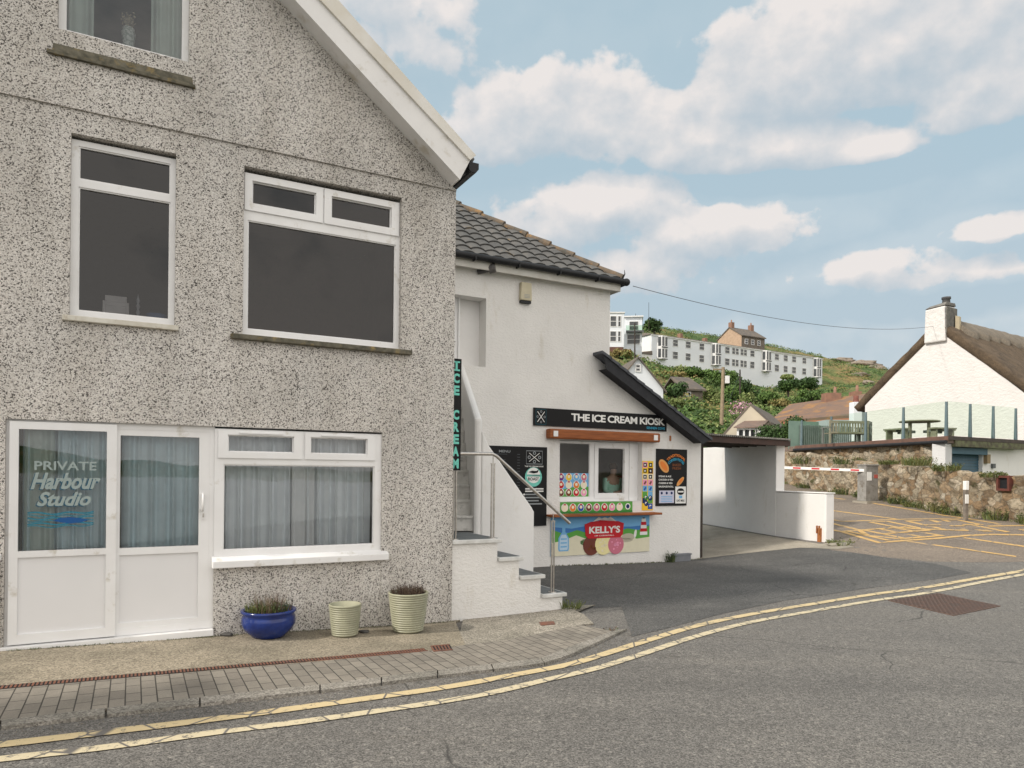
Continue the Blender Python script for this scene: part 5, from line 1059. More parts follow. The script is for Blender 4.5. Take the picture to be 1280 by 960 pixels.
for i,(a_,b_) in enumerate(zip(chain,chain[1:])):
    d_=(b_-a_).normalized()*.05; A_=a_+d_; B_=b_-d_; obj('glass_panel',MB().add([Vector((A_.x,A_.y,DZ+.05)),Vector((B_.x,B_.y,DZ+.05)),Vector((B_.x,B_.y,DZ+1.12)),Vector((A_.x,A_.y,DZ+1.12))],[(0,1,2,3)]),bal,TGL)
# wooden screen fence at the back of the terrace left end
sfp=at(1003,555,31.5); sfn=thing('slatted_fence','pale green translucent screen and grey slats at the far end of the terrace','fence',(11.9,31.4,DZ-.1))
sf=Fr((12.25,31.1,DZ),(2.9,.9)); 
for k in range(26): obj('slat',MB().box(sf,.55+k*.11,.61+k*.11,.0,.03,-.1,.98),sfn,M('grey_slats',(.20,.24,.23),(.14,.17,.16),sc=4))
obj('screen',MB().box(sf,.0,1.6,.06,.08,-.1,1.15),sfn,M('green_screen',(.20,.30,.25),(.16,.25,.21),sc=2))
# bench with its back to the camera
BW=M('mossy_timber',(.20,.195,.125),(.26,.245,.19),sc=8,rough=.9,scale=(1,1,3)); GW=M('grey_green_timber',(.18,.19,.18),(.13,.15,.13),sc=8,rough=.9)
q=at(1037,553,27.6); bz=DZ; bnf=Fr((q.x,q.y,DZ),(1,.10)); be=thing('bench','weathered mossy slatted garden bench on the terrace with its back to the road','bench',bnf(.8,.3,0))
BL=1.62
for x in (.0,BL-.07): obj('leg',MB().box(bnf,x,x+.07,.0,.06,.02,.92),be,BW)
for x in (.0,BL-.07): obj('leg',MB().box(bnf,x,x+.07,.52,.58,.02,.62),be,GW)
for x in (.0,BL-.07): obj('armrest',MB().box(bnf,x-.01,x+.08,.0,.66,.62,.66),be,GW)
obj('top_rail',MB().box(bnf,.07,BL-.07,.0,.05,.80,.90),be,BW); obj('lower_rail',MB().box(bnf,.07,BL-.07,.0,.05,.40,.47),be,BW)
for k in range(12): x=.13+k*.115; obj('back_slat',MB().box(bnf,x,x+.06,.012,.035,.47,.80),be,BW)
obj('seat',MB().box(bnf,.07,BL-.07,.06,.17,.40,.43).box(bnf,.07,BL-.07,.19,.30,.40,.43).box(bnf,.07,BL-.07,.32,.43,.40,.43).box(bnf,.07,BL-.07,.45,.56,.40,.43),be,BW)
ch=Fr(bnf(BL+.12,.1,0),(.55,.8)); ac=thing('garden_chair','grey wooden armchair partly behind the right end of the bench','chair',ch(.3,.3,0))
for x,y,h in ((0,0,.92),(.5,0,.92),(0,.5,.64),(.5,.5,.64)): obj('leg',MB().box(ch,x,x+.06,y,y+.06,.02,h),ac,GW)
obj('seat',MB().box(ch,0,.56,.05,.56,.40,.44),ac,GW); obj('armrest',MB().box(ch,-.01,.07,0,.58,.64,.68).box(ch,.49,.57,0,.58,.64,.68),ac,GW); obj('backrest',MB().box(ch,.06,.5,.01,.04,.80,.90).box(ch,.06,.5,.01,.04,.55,.65),ac,GW)
# picnic table, round, with separate curved benches joined on
q=at(1153,549,25.6); pf=Fr((q.x,q.y+.2,DZ),(1,.25)); pt=thing('picnic_table','round mossy picnic table with attached benches behind the balustrade','picnic table',pf(0,0,0))
obj('tabletop',MB().lathe(pf(0,0,0),[(0,.73),(.66,.73),(.68,.75),(.66,.78),(0,.78)],18,False),pt,BW)
for a in (0,PI/2,PI,3*PI/2):
    d_=Vector((math.cos(a+.25),math.sin(a+.25))); cx,cy=d_.x*1.0,d_.y*1.0; n_=(-d_.y,d_.x); bb=Fr(pf.o+Vector((cx,cy,0)),n_)
    obj('bench_seat',MB().box(bb,-.48,.48,-.15,.15,.42,.47),pt,BW)
    for x in (-.38,.34): obj('leg',MB().box(bb,x,x+.06,-.12,.12,.02,.42),pt,BW)
    ar=Fr(pf.o,d_); obj('bearer',MB().box(ar,.2,1.0,-.03,.03,.34,.42),pt,GW); obj('leg',MB().box(ar,.38,.46,-.04,.04,.02,.73),pt,BW)
# ------------------------------------------------------------ thatched cottage
GD=Vector((.54,-.84)); AX=Vector((17.2,28.5,0)); cf_=Fr(AX,GD)     # x along gable towards camera right, y into cottage (ridge direction)
cot=thing('thatched_cottage','white thatched cottage with stone chimney on the gable','cottage',Vector((AX.x,AX.y,DZ)))
apz=7.5; ez_=4.75; HWd=3.05
gm=MB().prism(cf_,[(-HWd,2.6),(HWd,2.6),(HWd,ez_),(.28,apz-.1),(-.28,apz-.1),(-HWd,ez_)],0,.4); gm.box(cf_,-HWd,-HWd+.4,.4,9,2.6,ez_).box(cf_,HWd-.4,HWd,.4,9,2.6,ez_)
obj('gable_wall',gm,cot,render_wall('limewashed_stone',(.70,.675,.66),1.0,7))
sk=(apz-ez_)/HWd
def thatch(sg):
    mb=MB(); nu=46; nv=60; LEN=11; top=[];vs=[]
    ov=.45; x_end=HWd+ov
    for j in range(nv+1):
        v=-.12+(LEN)*j/nv
        for i in range(nu+1):
            t=i/nu; x=.0+x_end*t; z=apz+.50-sk*x+.06*math.sin(t*PI)
            edge=max(0,1-abs(v+.12)/.35); z-=.13*edge**2
            n_1=.10*mnoise.noise(Vector((x*.9,v*.9,sg*5)))+.05*mnoise.noise(Vector((x*3,v*3,sg*7)))
            z+=n_1; vs.append(cf_(sg*x,v,z))
        
    nc=nu+1; fs=[(j*nc+i,j*nc+i+1,(j+1)*nc+i+1,(j+1)*nc+i) for j in range(nv) for i in range(nu)]
    base=len(vs)
    for j in range(nv+1):
        v=-.12+LEN*j/nv+ (.10 if j==0 else 0)
        for i in range(nu+1):
            t=i/nu; x=(x_end-.12)*t; vs.append(cf_(sg*x,v,apz+.05-sk*x+.02*mnoise.noise(Vector((x*2,v*2,3)))))
    fs+=[(base+j*nc+i,base+(j+1)*nc+i,base+(j+1)*nc+i+1,base+j*nc+i+1) for j in range(nv) for i in range(nu)]
    for i in range(nu): fs.append((i,base+i,base+i+1,i+1)); fs.append((nv*nc+i,nv*nc+i+1,base+nv*nc+i+1,base+nv*nc+i))
    for j in range(nv): fs.append((j*nc+nu,base+j*nc+nu,base+(j+1)*nc+nu,(j+1)*nc+nu))
    if sg<0: fs=[f[::-1] for f in fs]
    return mb.add(vs,fs,True)
TH=thatch_mat('old_thatch',(.07,.052,.036),(.20,.145,.095)); TH2=thatch_mat('ridge_thatch',(.19,.165,.135),(.30,.26,.21))
obj('thatch_slope',thatch(1),cot,TH); obj('thatch_slope',thatch(-1),cot,TH)
rd=MB(); vs=[]; nv=80
for j in range(nv+1):
    v=.72+10.0*j/nv; sc_=.75+.16*abs(math.sin(j*.42))
    for x in (-sc_-.02,-sc_,-.35,-.12,.12,.35,sc_,sc_+.02):
        z=apz+.50-sk*abs(x)+.24-.10*max(0,.3-abs(x))+.03*mnoise.noise(Vector((x*3,v*3,9)))-(.26 if abs(x)>sc_+.01 else 0); vs.append(cf_(x,v,z))
rd.add(vs,[(j*8+i,j*8+i+1,(j+1)*8+i+1,(j+1)*8+i) for j in range(nv) for i in range(7)]+[tuple(range(7,-1,-1))],True); obj('thatch_ridge',rd,cot,TH2)
obj('flashing',MB().hexa([cf_(.42,.46,apz-.1),cf_(.50,.62,apz-.1),cf_(.50,.75,apz-.1),cf_(.42,.75,apz-.1),cf_(.42,.46,apz+.65),cf_(.50,.62,apz+.62),cf_(.50,.75,apz+.62),cf_(.42,.75,apz+.65)]),cot,M('cream_flashing',(.55,.47,.33),rough=.8))
cz=at(1160,384,28.3).z
ch_=obj('chimney',MB().hexa([cf_(-.50,-.14,apz-.42),cf_(.34,-.14,apz-.42),cf_(.34,.8,apz-.42),cf_(-.50,.8,apz-.42),cf_(-.46,-.14,cz),cf_(.30,-.14,cz+.05),cf_(.30,.75,cz+.1),cf_(-.46,.75,cz)]),cot,M('flaking_limewash',(.68,.66,.645),(.60,.585,.57),sc=2,rough=.9,bmp=.7,bsc=7,bd=.06,dirt=((.25,.22,.18,1),6,.63)),bevel=.05)
obj('chimney_cap',MB().hexa([cf_(-.47,-.15,cz+.02),cf_(.31,-.15,cz+.07),cf_(.31,.76,cz+.12),cf_(-.46,.76,cz+.02),cf_(-.36,.0,cz+.13),cf_(.30,.0,cz+.22),cf_(.30,.7,cz+.25),cf_(-.36,.7,cz+.13)]),ch_,M('grey_flaunching',(.20,.19,.17),(.13,.12,.11),sc=5,bmp=.5),bevel=.02)
obj('chimney_pot',MB().lathe(cf_(.12,.35,cz+.2),[(.15,0),(.14,.18),(.17,.20),(.17,.28),(.12,.28),(.12,.1)],14),ch_,M('dark_pot',(.05,.05,.055),(.09,.09,.09)))
obj('stone_side',MB().box(cf_,.345,.38,-.12,.70,apz-.1,cz-.0),ch_,M('bare_chimney_stone',(.17,.16,.14),(.10,.095,.085),sc=6,bmp=.6))
# overhead wire
a_=KF(8.95,-.3,5.47); b_=cf_(-.15,-.1,at(1163,406,28.3).z); pts=[]
for k in range(25): t=k/24; p=a_.lerp(b_,t); p.z-=.75*4*t*(1-t)*.55; pts.append(p)
T('overhead_cable',MB().tube(pts,.007,5),'thin cable sagging from the kiosk eaves to the thatched cottage chimney','cable',M('grey_cable',(.10,.10,.11),rough=.7))
# ------------------------------------------------------------ hillside buildings
HW=M('hotel_white',(.74,.77,.81),(.68,.71,.76),sc=.3,rough=.8); SLT=M('weathered_slate',(.10,.09,.085),(.16,.13,.10),sc=1.2,rough=.9,bmp=.4,bsc=8,bd=.05); FGL=M('far_window',(.045,.05,.055),(.08,.085,.09),sc=1,rough=.15); BRK=M('far_brick',(.28,.15,.10),(.21,.12,.085),sc=3)
SUNGR=M('sunlit_granite',(.46,.33,.23),(.38,.27,.19),sc=2,bmp=.5,bsc=6,bd=.05); GRAN=M('dark_granite',(.17,.14,.11),(.11,.095,.08),sc=2,bmp=.5,bsc=6,bd=.05); WPT=M('window_paint',(.75,.75,.75),rough=.5)  # sunlight and shade on the granite house put into its two stone colours
Y0,Y1=140,167; H0=at(814.5,417.4,Y0); H1=at(1028,447,Y1); hf=Fr((H0.x,H0.y,0),(H1.x-H0.x,H1.y-H0.y)); HL=(Vector((H1.x,H1.y))-Vector((H0.x,H0.y))).length; ZT=29.3
hot=thing('hotel','long two storey pale hotel terrace with bay windows on the hillside','hotel',hf(HL/2,3,22))
obj('wall',MB().box(hf,0,HL,0,7.5,19,ZT),hot,HW); obj('roof',MB().hexa([hf(-.3,-.25,ZT+.02),hf(HL+.3,-.25,ZT+.02),hf(HL+.3,7.7,ZT+.02),hf(-.3,7.7,ZT+.02),hf(.3,2.2,ZT+.75),hf(HL-.3,2.2,ZT+.75),hf(HL-.3,5,ZT+.75),hf(.3,5,ZT+.75)]),hot,SLT)
obj('eaves',MB().box(hf,-.2,HL+.2,-.2,-.01,ZT-.18,ZT),hot,WPT)
def fwin(fr,x,z0,z1,w,par,y=0,two=False):
    f_=MB().panel(fr,x-w/2,x+w/2,z0,z1,[(x-w/2+.09,x+w/2-.09,z0+.09,(z0+z1)/2-.04),(x-w/2+.09,x+w/2-.09,(z0+z1)/2+.04,z1-.09)],y-.07,y-.005)
    wnd=obj('window',f_,par,WPT); obj('pane',MB().add([fr(x-w/2,y-.02,z0),fr(x+w/2,y-.02,z0),fr(x+w/2,y-.02,z1),fr(x-w/2,y-.02,z1)],[(0,1,2,3)]),wnd,FGL)
for px in (844,860,877,909,916.8,921.3,927.3,931.6,940.3,971,982,992.5,1005.3):
    x=hf.px(px,440)[0]; w=1.45 if px not in (916.8,921.3,927.3,931.6) else 1.0
    fwin(hf,x,27.5,28.95,w,hot); fwin(hf,x,24.95,26.5,w,hot)
for px,wd in ((827,2.6),(894,2.6),(957,2.8),(1020,2.4)):
    x=hf.px(px,440)[0]; by=obj('bay',MB().add([hf(x+a,b,z) for z in (24.6,29.2) for a,b in ((-wd/2,0),(-wd/2+.7,-.9),(wd/2-.7,-.9),(wd/2,0))],[(0,1,5,4),(1,2,6,5),(2,3,7,6),(3,2,1,0),(4,5,6,7)]),hot,WPT)
    obj('bay_band',MB().box(hf,x-wd/2+.5,x+wd/2-.5,-.98,-.901,26.75,27.0).box(hf,x-wd/2+.5,x+wd/2-.5,-.98,-.901,24.45,24.62),by,FGL)
    for k in (-.42,.42):
        for z0,z1 in ((27.15,28.95),(24.85,26.55)): obj('bay_pane',MB().box(hf,x+k-.26,x+k+.26,-.925,-.902,z0,z1),by,FGL)
    for sgn in (-1,1):
        sfm=Fr(hf(x+sgn*(wd/2-.35),-.45,0),(hf.x*.7+hf.y*.9*sgn)) if sgn>0 else Fr(hf(x+sgn*(wd/2-.35),-.45,0),(hf.x*.7-hf.y*.9))
        for z0,z1 in ((27.15,28.95),(24.85,26.55)): obj('bay_pane',MB().box(sfm,-.28,.28,-.03,-.004,z0,z1),by,FGL)
# left end wing of the hotel
wf_=Fr(hf(0,0,0)+Vector((0,0,0)),hf.y); 
obj('end_wing',MB().hexa([hf(-.02,.2,19),hf(-.04,.2,19),hf(-.04,6.9,19),hf(-.02,6.9,19),hf(-.02,.2,ZT-.1),hf(-.04,.2,ZT-.1),hf(-.04,6.9,ZT-1.9),hf(-.02,6.9,ZT-1.9)]).box(hf,-3.2,-.05,-.2,5.8,20,25.2),hot,KW2)
obj('porch_roof',MB().hexa([hf(-3.4,-.4,25.2),hf(-.05,-.4,25.2),hf(-.05,6,25.2),hf(-3.4,6,25.2),hf(-3.0,-.3,25.5),hf(-.05,-.3,26.0),hf(-.05,6,26.0),hf(-3.0,6,25.5)]),hot,SLT)
ef=Fr(hf(-.04,6.9,0),-hf.y); fwin(ef,1.6,26.3,27.7,1.0,hot)
obj('chimney',MB().box(hf,10.6,11.3,3,3.9,ZT+.5,ZT+1.9),hot,BRK); obj('chimney',MB().box(hf,17.8,18.5,3,3.9,ZT+.5,ZT+1.7),hot,BRK)
# granite house above the hotel
g0=at(927,427,160); gf=Fr((g0.x,g0.y,0),DN); z_=lambda py,Y=160:at(927,py,Y).z
gh=thing('granite_house','granite house with gable coloured as sunlit and two brick chimneys standing above the hotel roof','house',(g0.x,g0.y,z_(440)))
zE=z_(419.5); W_=at(953,430,165).x-g0.x; W_=W_/.88; DPT=7.4
obj('wall',MB().box(gf,0,W_,0,DPT,22,zE),gh,GRAN); apx=(0,DPT/2)
obj('gable',MB().add([gf(-.03,0,22),gf(-.03,DPT,22),gf(-.03,DPT,zE),gf(-.03,DPT/2,zE+2.4),gf(-.03,0,zE)],[(4,3,2,1,0)]).add([gf(W_,0,zE),gf(W_,DPT,zE),gf(W_,DPT/2,zE+2.4)],[(0,1,2)]),gh,SUNGR)
obj('roof',MB().hexa([gf(-.2,-.3,zE-.1),gf(W_+.2,-.3,zE-.1),gf(W_+.2,DPT/2,zE+2.35),gf(-.2,DPT/2,zE+2.35),gf(-.2,-.3,zE+.12),gf(W_+.2,-.3,zE+.12),gf(W_+.2,DPT/2,zE+2.6),gf(-.2,DPT/2,zE+2.6)]).hexa([gf(-.2,DPT/2,zE+2.35),gf(W_+.2,DPT/2,zE+2.35),gf(W_+.2,DPT+.3,zE-.1),gf(-.2,DPT+.3,zE-.1),gf(-.2,DPT/2,zE+2.6),gf(W_+.2,DPT/2,zE+2.6),gf(W_+.2,DPT+.3,zE+.12),gf(-.2,DPT+.3,zE+.12)]),gh,SLT)
for x in (.1,W_-1.0): c_h=obj('chimney',MB().box(gf,x,x+.9,DPT/2-.5,DPT/2+.5,zE+1.6,zE+3.7),gh,BRK); obj('chimney_pot',MB().lathe(gf(x+.45,DPT/2,zE+3.7),[(.18,0),(.15,.6),(0,.6)],8),c_h,BRK)
for k in range(3): fwin(gf,W_*(.2+.27*k),zE-1.8,zE-.6,1.0,gh)
# modern flats, left
fz=lambda px,py,Y:at(px,py,Y)
a_=fz(755,440,118); ff2=Fr((a_.x,a_.y,0),(1,-.02)); xw=fz(779.5,440,118).x-a_.x; zt=fz(770,391.5,118).z; zb=fz(770,430,118).z
fl=thing('block_of_flats','modern pale block of flats with large windows and red brick base behind the kiosk corner','building',(a_.x+2,a_.y,zb-4))
obj('wall',MB().box(ff2,-1,xw,0,9,zb-.5,zt),fl,HW); obj('brick_base',MB().box(ff2,-1,xw-.05,.02,9,zb-6,zb-.51),fl,M('dark_red_brick',(.16,.075,.05),(.10,.05,.04),sc=2)); obj('roof_edge',MB().box(ff2,-1.1,xw+.15,-.15,9,zt+.01,zt+.2),fl,WPT)
for z0,z1 in ((zt-2.3,zt-.45),(zt-4.8,zt-3.0)):
    for x0,x1 in ((.95,2.05),(2.25,2.8)): fwin(ff2,(x0+x1)/2,z0,z1,x1-x0,fl)
a_=fz(780,440,128); f3=Fr((a_.x,a_.y,0),(1,-.15)); xw=fz(802,440,128).x-a_.x; zt=fz(790,397,128).z; zb=fz(790,434,128).z
fb=thing('block_of_flats','second pale block of flats with dark balconies, right of the brick based block','building',(a_.x+1.5,a_.y,zb-2))
obj('wall',MB().box(f3,0,xw,0,8,zb-4,zt),fb,HW); obj('roof_edge',MB().box(f3,-.1,xw+.2,-.4,8,zt+.01,zt+.22),fb,WPT)
obj('balcony',MB().box(f3,.3,xw+.3,-1.3,-.01,zt-2.85,zt-2.6),fb,FGL); obj('balcony_glass',MB().box(f3,.3,xw+.2,-1.28,-1.24,zt-2.6,zt-1.7),fb,TGL)
fwin(f3,1.7,zt-2.4,zt-.7,1.7,fb); fwin(f3,1.7,zt-4.9,zt-3.1,2.4,fb); obj('stone_base',MB().box(f3,-.05,xw-.3,-.3,-.01,zb-4,zb-.6),fb,HW)
for px,py0,py1,Y,lb in ((793.5,470,404,95,'tall thin telegraph pole against the flats and hotel end'),(901,562,459,52,'stout pale telegraph pole with transformer box in the middle of the hillside'),(925,520,462,80,'slim dark telegraph pole right of the stout pole, in front of the bushes'),(811,420,378,150,'faint thin aerial mast beside the round tree on the hill'),(794.5,398,392,130,'short thin aerial on the roof of the second block of flats')):
    b_=at(px,py0,Y); t_=at(px+(3 if px==901 else 0),py1,Y); w=.16 if px==901 else (.11 if Y<100 else .05); tp=thing('telegraph_pole' if Y<100 else 'aerial_mast',lb,'pole',b_); mt=M('pole_timber',(.30,.23,.15),(.22,.17,.11)) if px==901 else DKWOOD
    obj('pole',MB().tube([b_,t_],[w,w*.75],8),tp,mt)
    if px==901:
        obj('crossarm',MB().box(WORLD,t_.x-.75,t_.x+.05,t_.y-.06,t_.y+.06,t_.z-.22,t_.z-.12),tp,mt); obj('transformer',MB().box(WORLD,t_.x+.12,t_.x+.42,t_.y-.2,t_.y+.1,t_.z-1.2,t_.z-.65),tp,WPT)
    if px==925: obj('stay_wire',MB().tube([t_-Vector((0,0,.3)),at(912,500,72)],.02,4),tp,BLK)
# houses in the valley
def gable_house(name,label,apex,lb,rb,Y,depth,wm,rm,over=.25,fo=.2,zb=None,xdir=(1,0),cat='house'):
    A=at(*apex,Y); f_=Fr((A.x,A.y,0),xdir); xl,zl=f_.px(*lb); xr,zr=f_.px(*rb); za=A.z; base=zb if zb is not None else min(zl,zr)-4
    t=thing(name,label,cat,f_((xl+xr)/2,depth/2,base)); obj('wall',MB().prism(f_,[(xl,base),(xr,base),(xr,zr),(0,za),(xl,zl)],0,depth),t,wm)
    mr=MB(); o=over
    for (x0,z0,x1,z1) in ((0,za,xr,zr),(xl,zl,0,za)):
        sl=(z1-z0)/(x1-x0); 
        if x0==0: x1+=o; z1+=sl*o
        else: x0-=o; z0-=sl*o
        mr.hexa([f_(x0,-fo,z0+.0),f_(x1,-fo,z1+.0),f_(x1,depth+.2,z1+.0),f_(x0,depth+.2,z0+.0),f_(x0,-fo,z0+.16),f_(x1,-fo,z1+.16),f_(x1,depth+.2,z1+.16),f_(x0,depth+.2,z0+.16)])
    obj('roof',mr,t,rm); return t,f_,(xl,xr,zl,zr,za)
t,f_,d_=gable_house('white_gable_house','white boarded gable end with a small round window left of the telegraph pole','*',(0,0),(0,0),1,1,KW,SLT) if False else gable_house('white_gable_house','white gable end with a small dark window just above the lean-to roof','x',(797,449),(775,473),60,8,HW,SLT) if False else gable_house('white_gable_house','white gable end with a small window rising just above the dark lean-to roof',(797.5,448),(772,478),(829,487),60,8,HW,SLT,xdir=(1,.1))
fwin(f_,.0,d_[4]-1.15,d_[4]-.5,.5,t)
A=at(848,472,75); 
t=thing('stone_cottage','small dark stone cottage with slate roof half hidden in the bushes','house',(A.x+1.4,A.y,A.z-3)); f_=Fr((at(852,490,75).x,75,0),(.95,.3)); x1=f_.px(880,487)[0]; zE=at(862,487,75).z; zR=at(855,472.5,76.5).z
obj('wall',MB().box(f_,0,x1-.15,0,4,zE-5,zE-.02),t,GRAN); obj('roof',MB().hexa([f_(-.2,-.3,zE-.1),f_(x1+.1,-.3,zE-.1),f_(x1-.6,2,zR),f_(-.2,2,zR),f_(-.2,-.3,zE+.1),f_(x1+.1,-.3,zE+.1),f_(x1-.6,2,zR+.2),f_(-.2,2,zR+.2)]).hexa([f_(-.2,2,zR),f_(x1-.6,2,zR),f_(x1+.1,4.3,zE-.1),f_(-.2,4.3,zE-.1),f_(-.2,2,zR+.2),f_(x1-.6,2,zR+.2),f_(x1+.1,4.3,zE+.1),f_(-.2,4.3,zE+.1)]),t,SLT); fwin(f_,.75,zE-1.15,zE-.2,.7,t)
BEI=M('beige_render',(.52,.46,.36),(.46,.41,.33),sc=.8,rough=.9)
t,f_,d_=gable_house('bungalow','beige bungalow gable with slate roof and white conservatory below the long roof','x',(0,0),(0,0),1,1,BEI,SLT) if False else gable_house('bungalow','beige bungalow gable with slate roof and small white framed conservatory',(938,507),(903,546),(962,529),44,9,BEI,SLT,xdir=(.85,-.45),over=.1,fo=.03)
cx0=f_.px(921,540,-2.5)[0]; cx1=f_.px(950,540,-2.5)[0]; zc=at(940,535,41.6).z
cv=obj('conservatory',MB().panel(f_,cx0,cx1,zc-2,zc,[(cx0+.12+k*.34,cx0+.36+k*.34,zc-.85,zc-.1) for k in range(3)],-2.5,-2.4),t,WPT)
obj('conservatory_roof',MB().hexa([f_(cx0-.15,-2.7,zc),f_(cx1+.15,-2.7,zc),f_(cx1+.1,0,zc+.55),f_(cx0,0,zc+.55),f_(cx0-.15,-2.7,zc+.06),f_(cx1+.15,-2.7,zc+.06),f_(cx1+.1,0,zc+.61),f_(cx0,0,zc+.61)]),t,M('brown_roof',(.20,.13,.10),(.14,.10,.08),sc=3))
obj('conservatory_inside',MB().box(f_,cx0+.05,cx1-.05,-2.3,-.1,zc-2,zc-.05),t,FGL)
# long orange lichened roof
ORF=M('orange_lichen_roof',(.15,.105,.085),(.21,.125,.08),sc=1.4,rough=.95,bmp=.6,bsc=9,bd=.05,dirt=((.36,.18,.05,1),.5,.5))
rA=at(987,508,62); rB=at(1092,493.5,58); rC=at(1072,522,52); rD=at(962,529,56)
t=thing('long_house','long low house with orange lichened tile roof beyond the hedge','house',(rC+rD)/2-Vector((0,0,3)))
back=(rA-rD); rE=rA+Vector((back.x,back.y,-back.z))*.8; rF=rB+Vector((back.x,back.y,-back.z))*.8; th_=Vector((0,0,.2))
obj('roof',MB().hexa([rD,rC,rB,rA,rD+th_,rC+th_,rB+th_,rA+th_]).hexa([rA,rB,rF,rE,rA+th_,rB+th_,rF+th_,rE+th_]),t,ORF)
lift=Vector((0,.5,0)); dn=Vector((0,0,4)); obj('wall',MB().hexa([rD+lift-dn,rC+lift-dn,rF-dn,rE-dn,rD+lift,rC+lift,rF,rE]).add([rC+lift-dn,rF-dn,rF,rB,rC+lift],[(0,1,2,3,4)]),t,M('pale_blue_wall',(.42,.47,.50),(.38,.42,.45)))
obj('fascia',MB().hexa([rD-th_,rC-th_,rC-th_+lift*.2,rD-th_+lift*.2,rD,rC,rC+lift*.2,rD+lift*.2]),t,M('orange_fascia',(.42,.16,.09)))
for px,py,w in ((1039,500,.62),(1069,498,.3)):
    c=at(px,py,59); obj('chimney',MB().box(WORLD,c.x-w,c.x+w,c.y-.5,c.y+.5,c.z-1.5,c.z+.55),t,BRK); obj('chimney_pot',MB().lathe(c+Vector((w*.5,0,.55)),[(.14,0),(.11,.55),(0,.55)],8),t,BRK)
c=at(1070,503,45); wc=thing('white_chimney','white rendered chimney with red pot beside the thatched eave','chimney',c-Vector((0,0,3))); obj('stack',MB().box(WORLD,c.x-.30,c.x+.26,c.y-.3,c.y+.3,c.z-2.5,c.z),wc,HW,bevel=.03); obj('chimney_pot',MB().lathe(c,[(.2,0),(.15,.25),(.17,.42),(.1,.42)],10),wc,M('red_clay',(.20,.07,.05)))
obj('attached_wall',MB().box(WORLD,c.x-1.7,c.x+1.6,c.y+.31,c.y+2,c.z-5,c.z-1.1),wc,_MC['pale_blue_wall'])
# ------------------------------------------------------------ vegetation
TON={'dark':(leafmat('foliage_dark',(0.031,0.063,0.022),(0.063,0.112,0.035)),leafmat('foliage_mid',(0.063,0.119,0.031),(0.098,0.168,0.049))),
 'mid':(leafmat('foliage_mid2',(0.070,0.126,0.031),(0.112,0.182,0.049)),leafmat('foliage_dark2',(0.042,0.077,0.028),(0.070,0.119,0.035))),
 'light':(leafmat('foliage_light',(0.168,0.224,0.077),(0.252,0.280,0.112)),leafmat('foliage_olive',(0.112,0.168,0.056),(0.168,0.224,0.070))),
 'ochre':(leafmat('foliage_ochre',(0.210,0.196,0.070),(0.266,0.196,0.084)),leafmat('foliage_olive2',(0.140,0.168,0.056),(0.196,0.210,0.070)))}
def leaves(mb,c,rx,ry,rz,n,size,ms,rr,under=.25):
    lumps=[(Vector((rr.uniform(-.55,.55)*rx,rr.uniform(-.55,.55)*ry,rr.uniform(-.1,.6)*rz)),rr.uniform(.35,.6)) for _ in range(9)]
    for k in range(n):
        l,s=lumps[k%9]; d=Vector((rr.gauss(0,1),rr.gauss(0,1),rr.gauss(0,1))).normalized()*(rr.random()**.35); p=Vector(c)+l+Vector((d.x*rx*s,d.y*ry*s,d.z*rz*s))
        if p.z<c[2]-rz*under: continue
        a=Vector((rr.gauss(0,1),rr.gauss(0,1),rr.gauss(0,1))).normalized(); nrm=(d*.8+a*.7).normalized(); u=nrm.orthogonal().normalized(); v=nrm.cross(u); s2=size*rr.uniform(.5,1.2)
        mb.mat(ms[0] if (k%9)%3 or rr.random()<.3 else ms[1]).add([p-u*s2-v*s2*.5,p+u*s2-v*s2*.6,p+u*s2*.8+v*s2*.6,p-u*s2*.7+v*s2*.5],[(0,1,2,3)])
    return mb
def bush(px,py,Y,w,h,tone,lb,n=900,size=None,name='bush',grp=None,stem=True):
    c=at(px,py+h*.25,Y); rx=w/2*Y/FOC; rz=h/2*Y/FOC*1.15; rr=random.Random(int(px*7+py)); mb=leaves(MB(),c,rx,rx*.8,rz,n,size or max(.05,.0016*Y),TON[tone],rr,1.1)
    t=thing(name,lb,'tree' if 'tree' in name else 'bush',(c.x,c.y,c.z-rz),grp); obj('foliage',mb,t)
    zb=g(c.x,c.y)-.3; sm=MB(); sm.tube([(c.x,c.y,min(zb,c.z-rz)),(c.x+.05*rx,c.y,c.z-rz*.2)],[.09*rx,.05*rx],6)
    for k in range(5): a=k*1.3; sm.tube([(c.x,c.y,c.z-rz*.5),(c.x+math.cos(a)*rx*.5,c.y+math.sin(a)*rx*.4,c.z+rz*.3)],[.04*rx,.015*rx],5)
    obj('trunk' if 'tree' in name else 'stem',sm,t,DKWOOD); return t
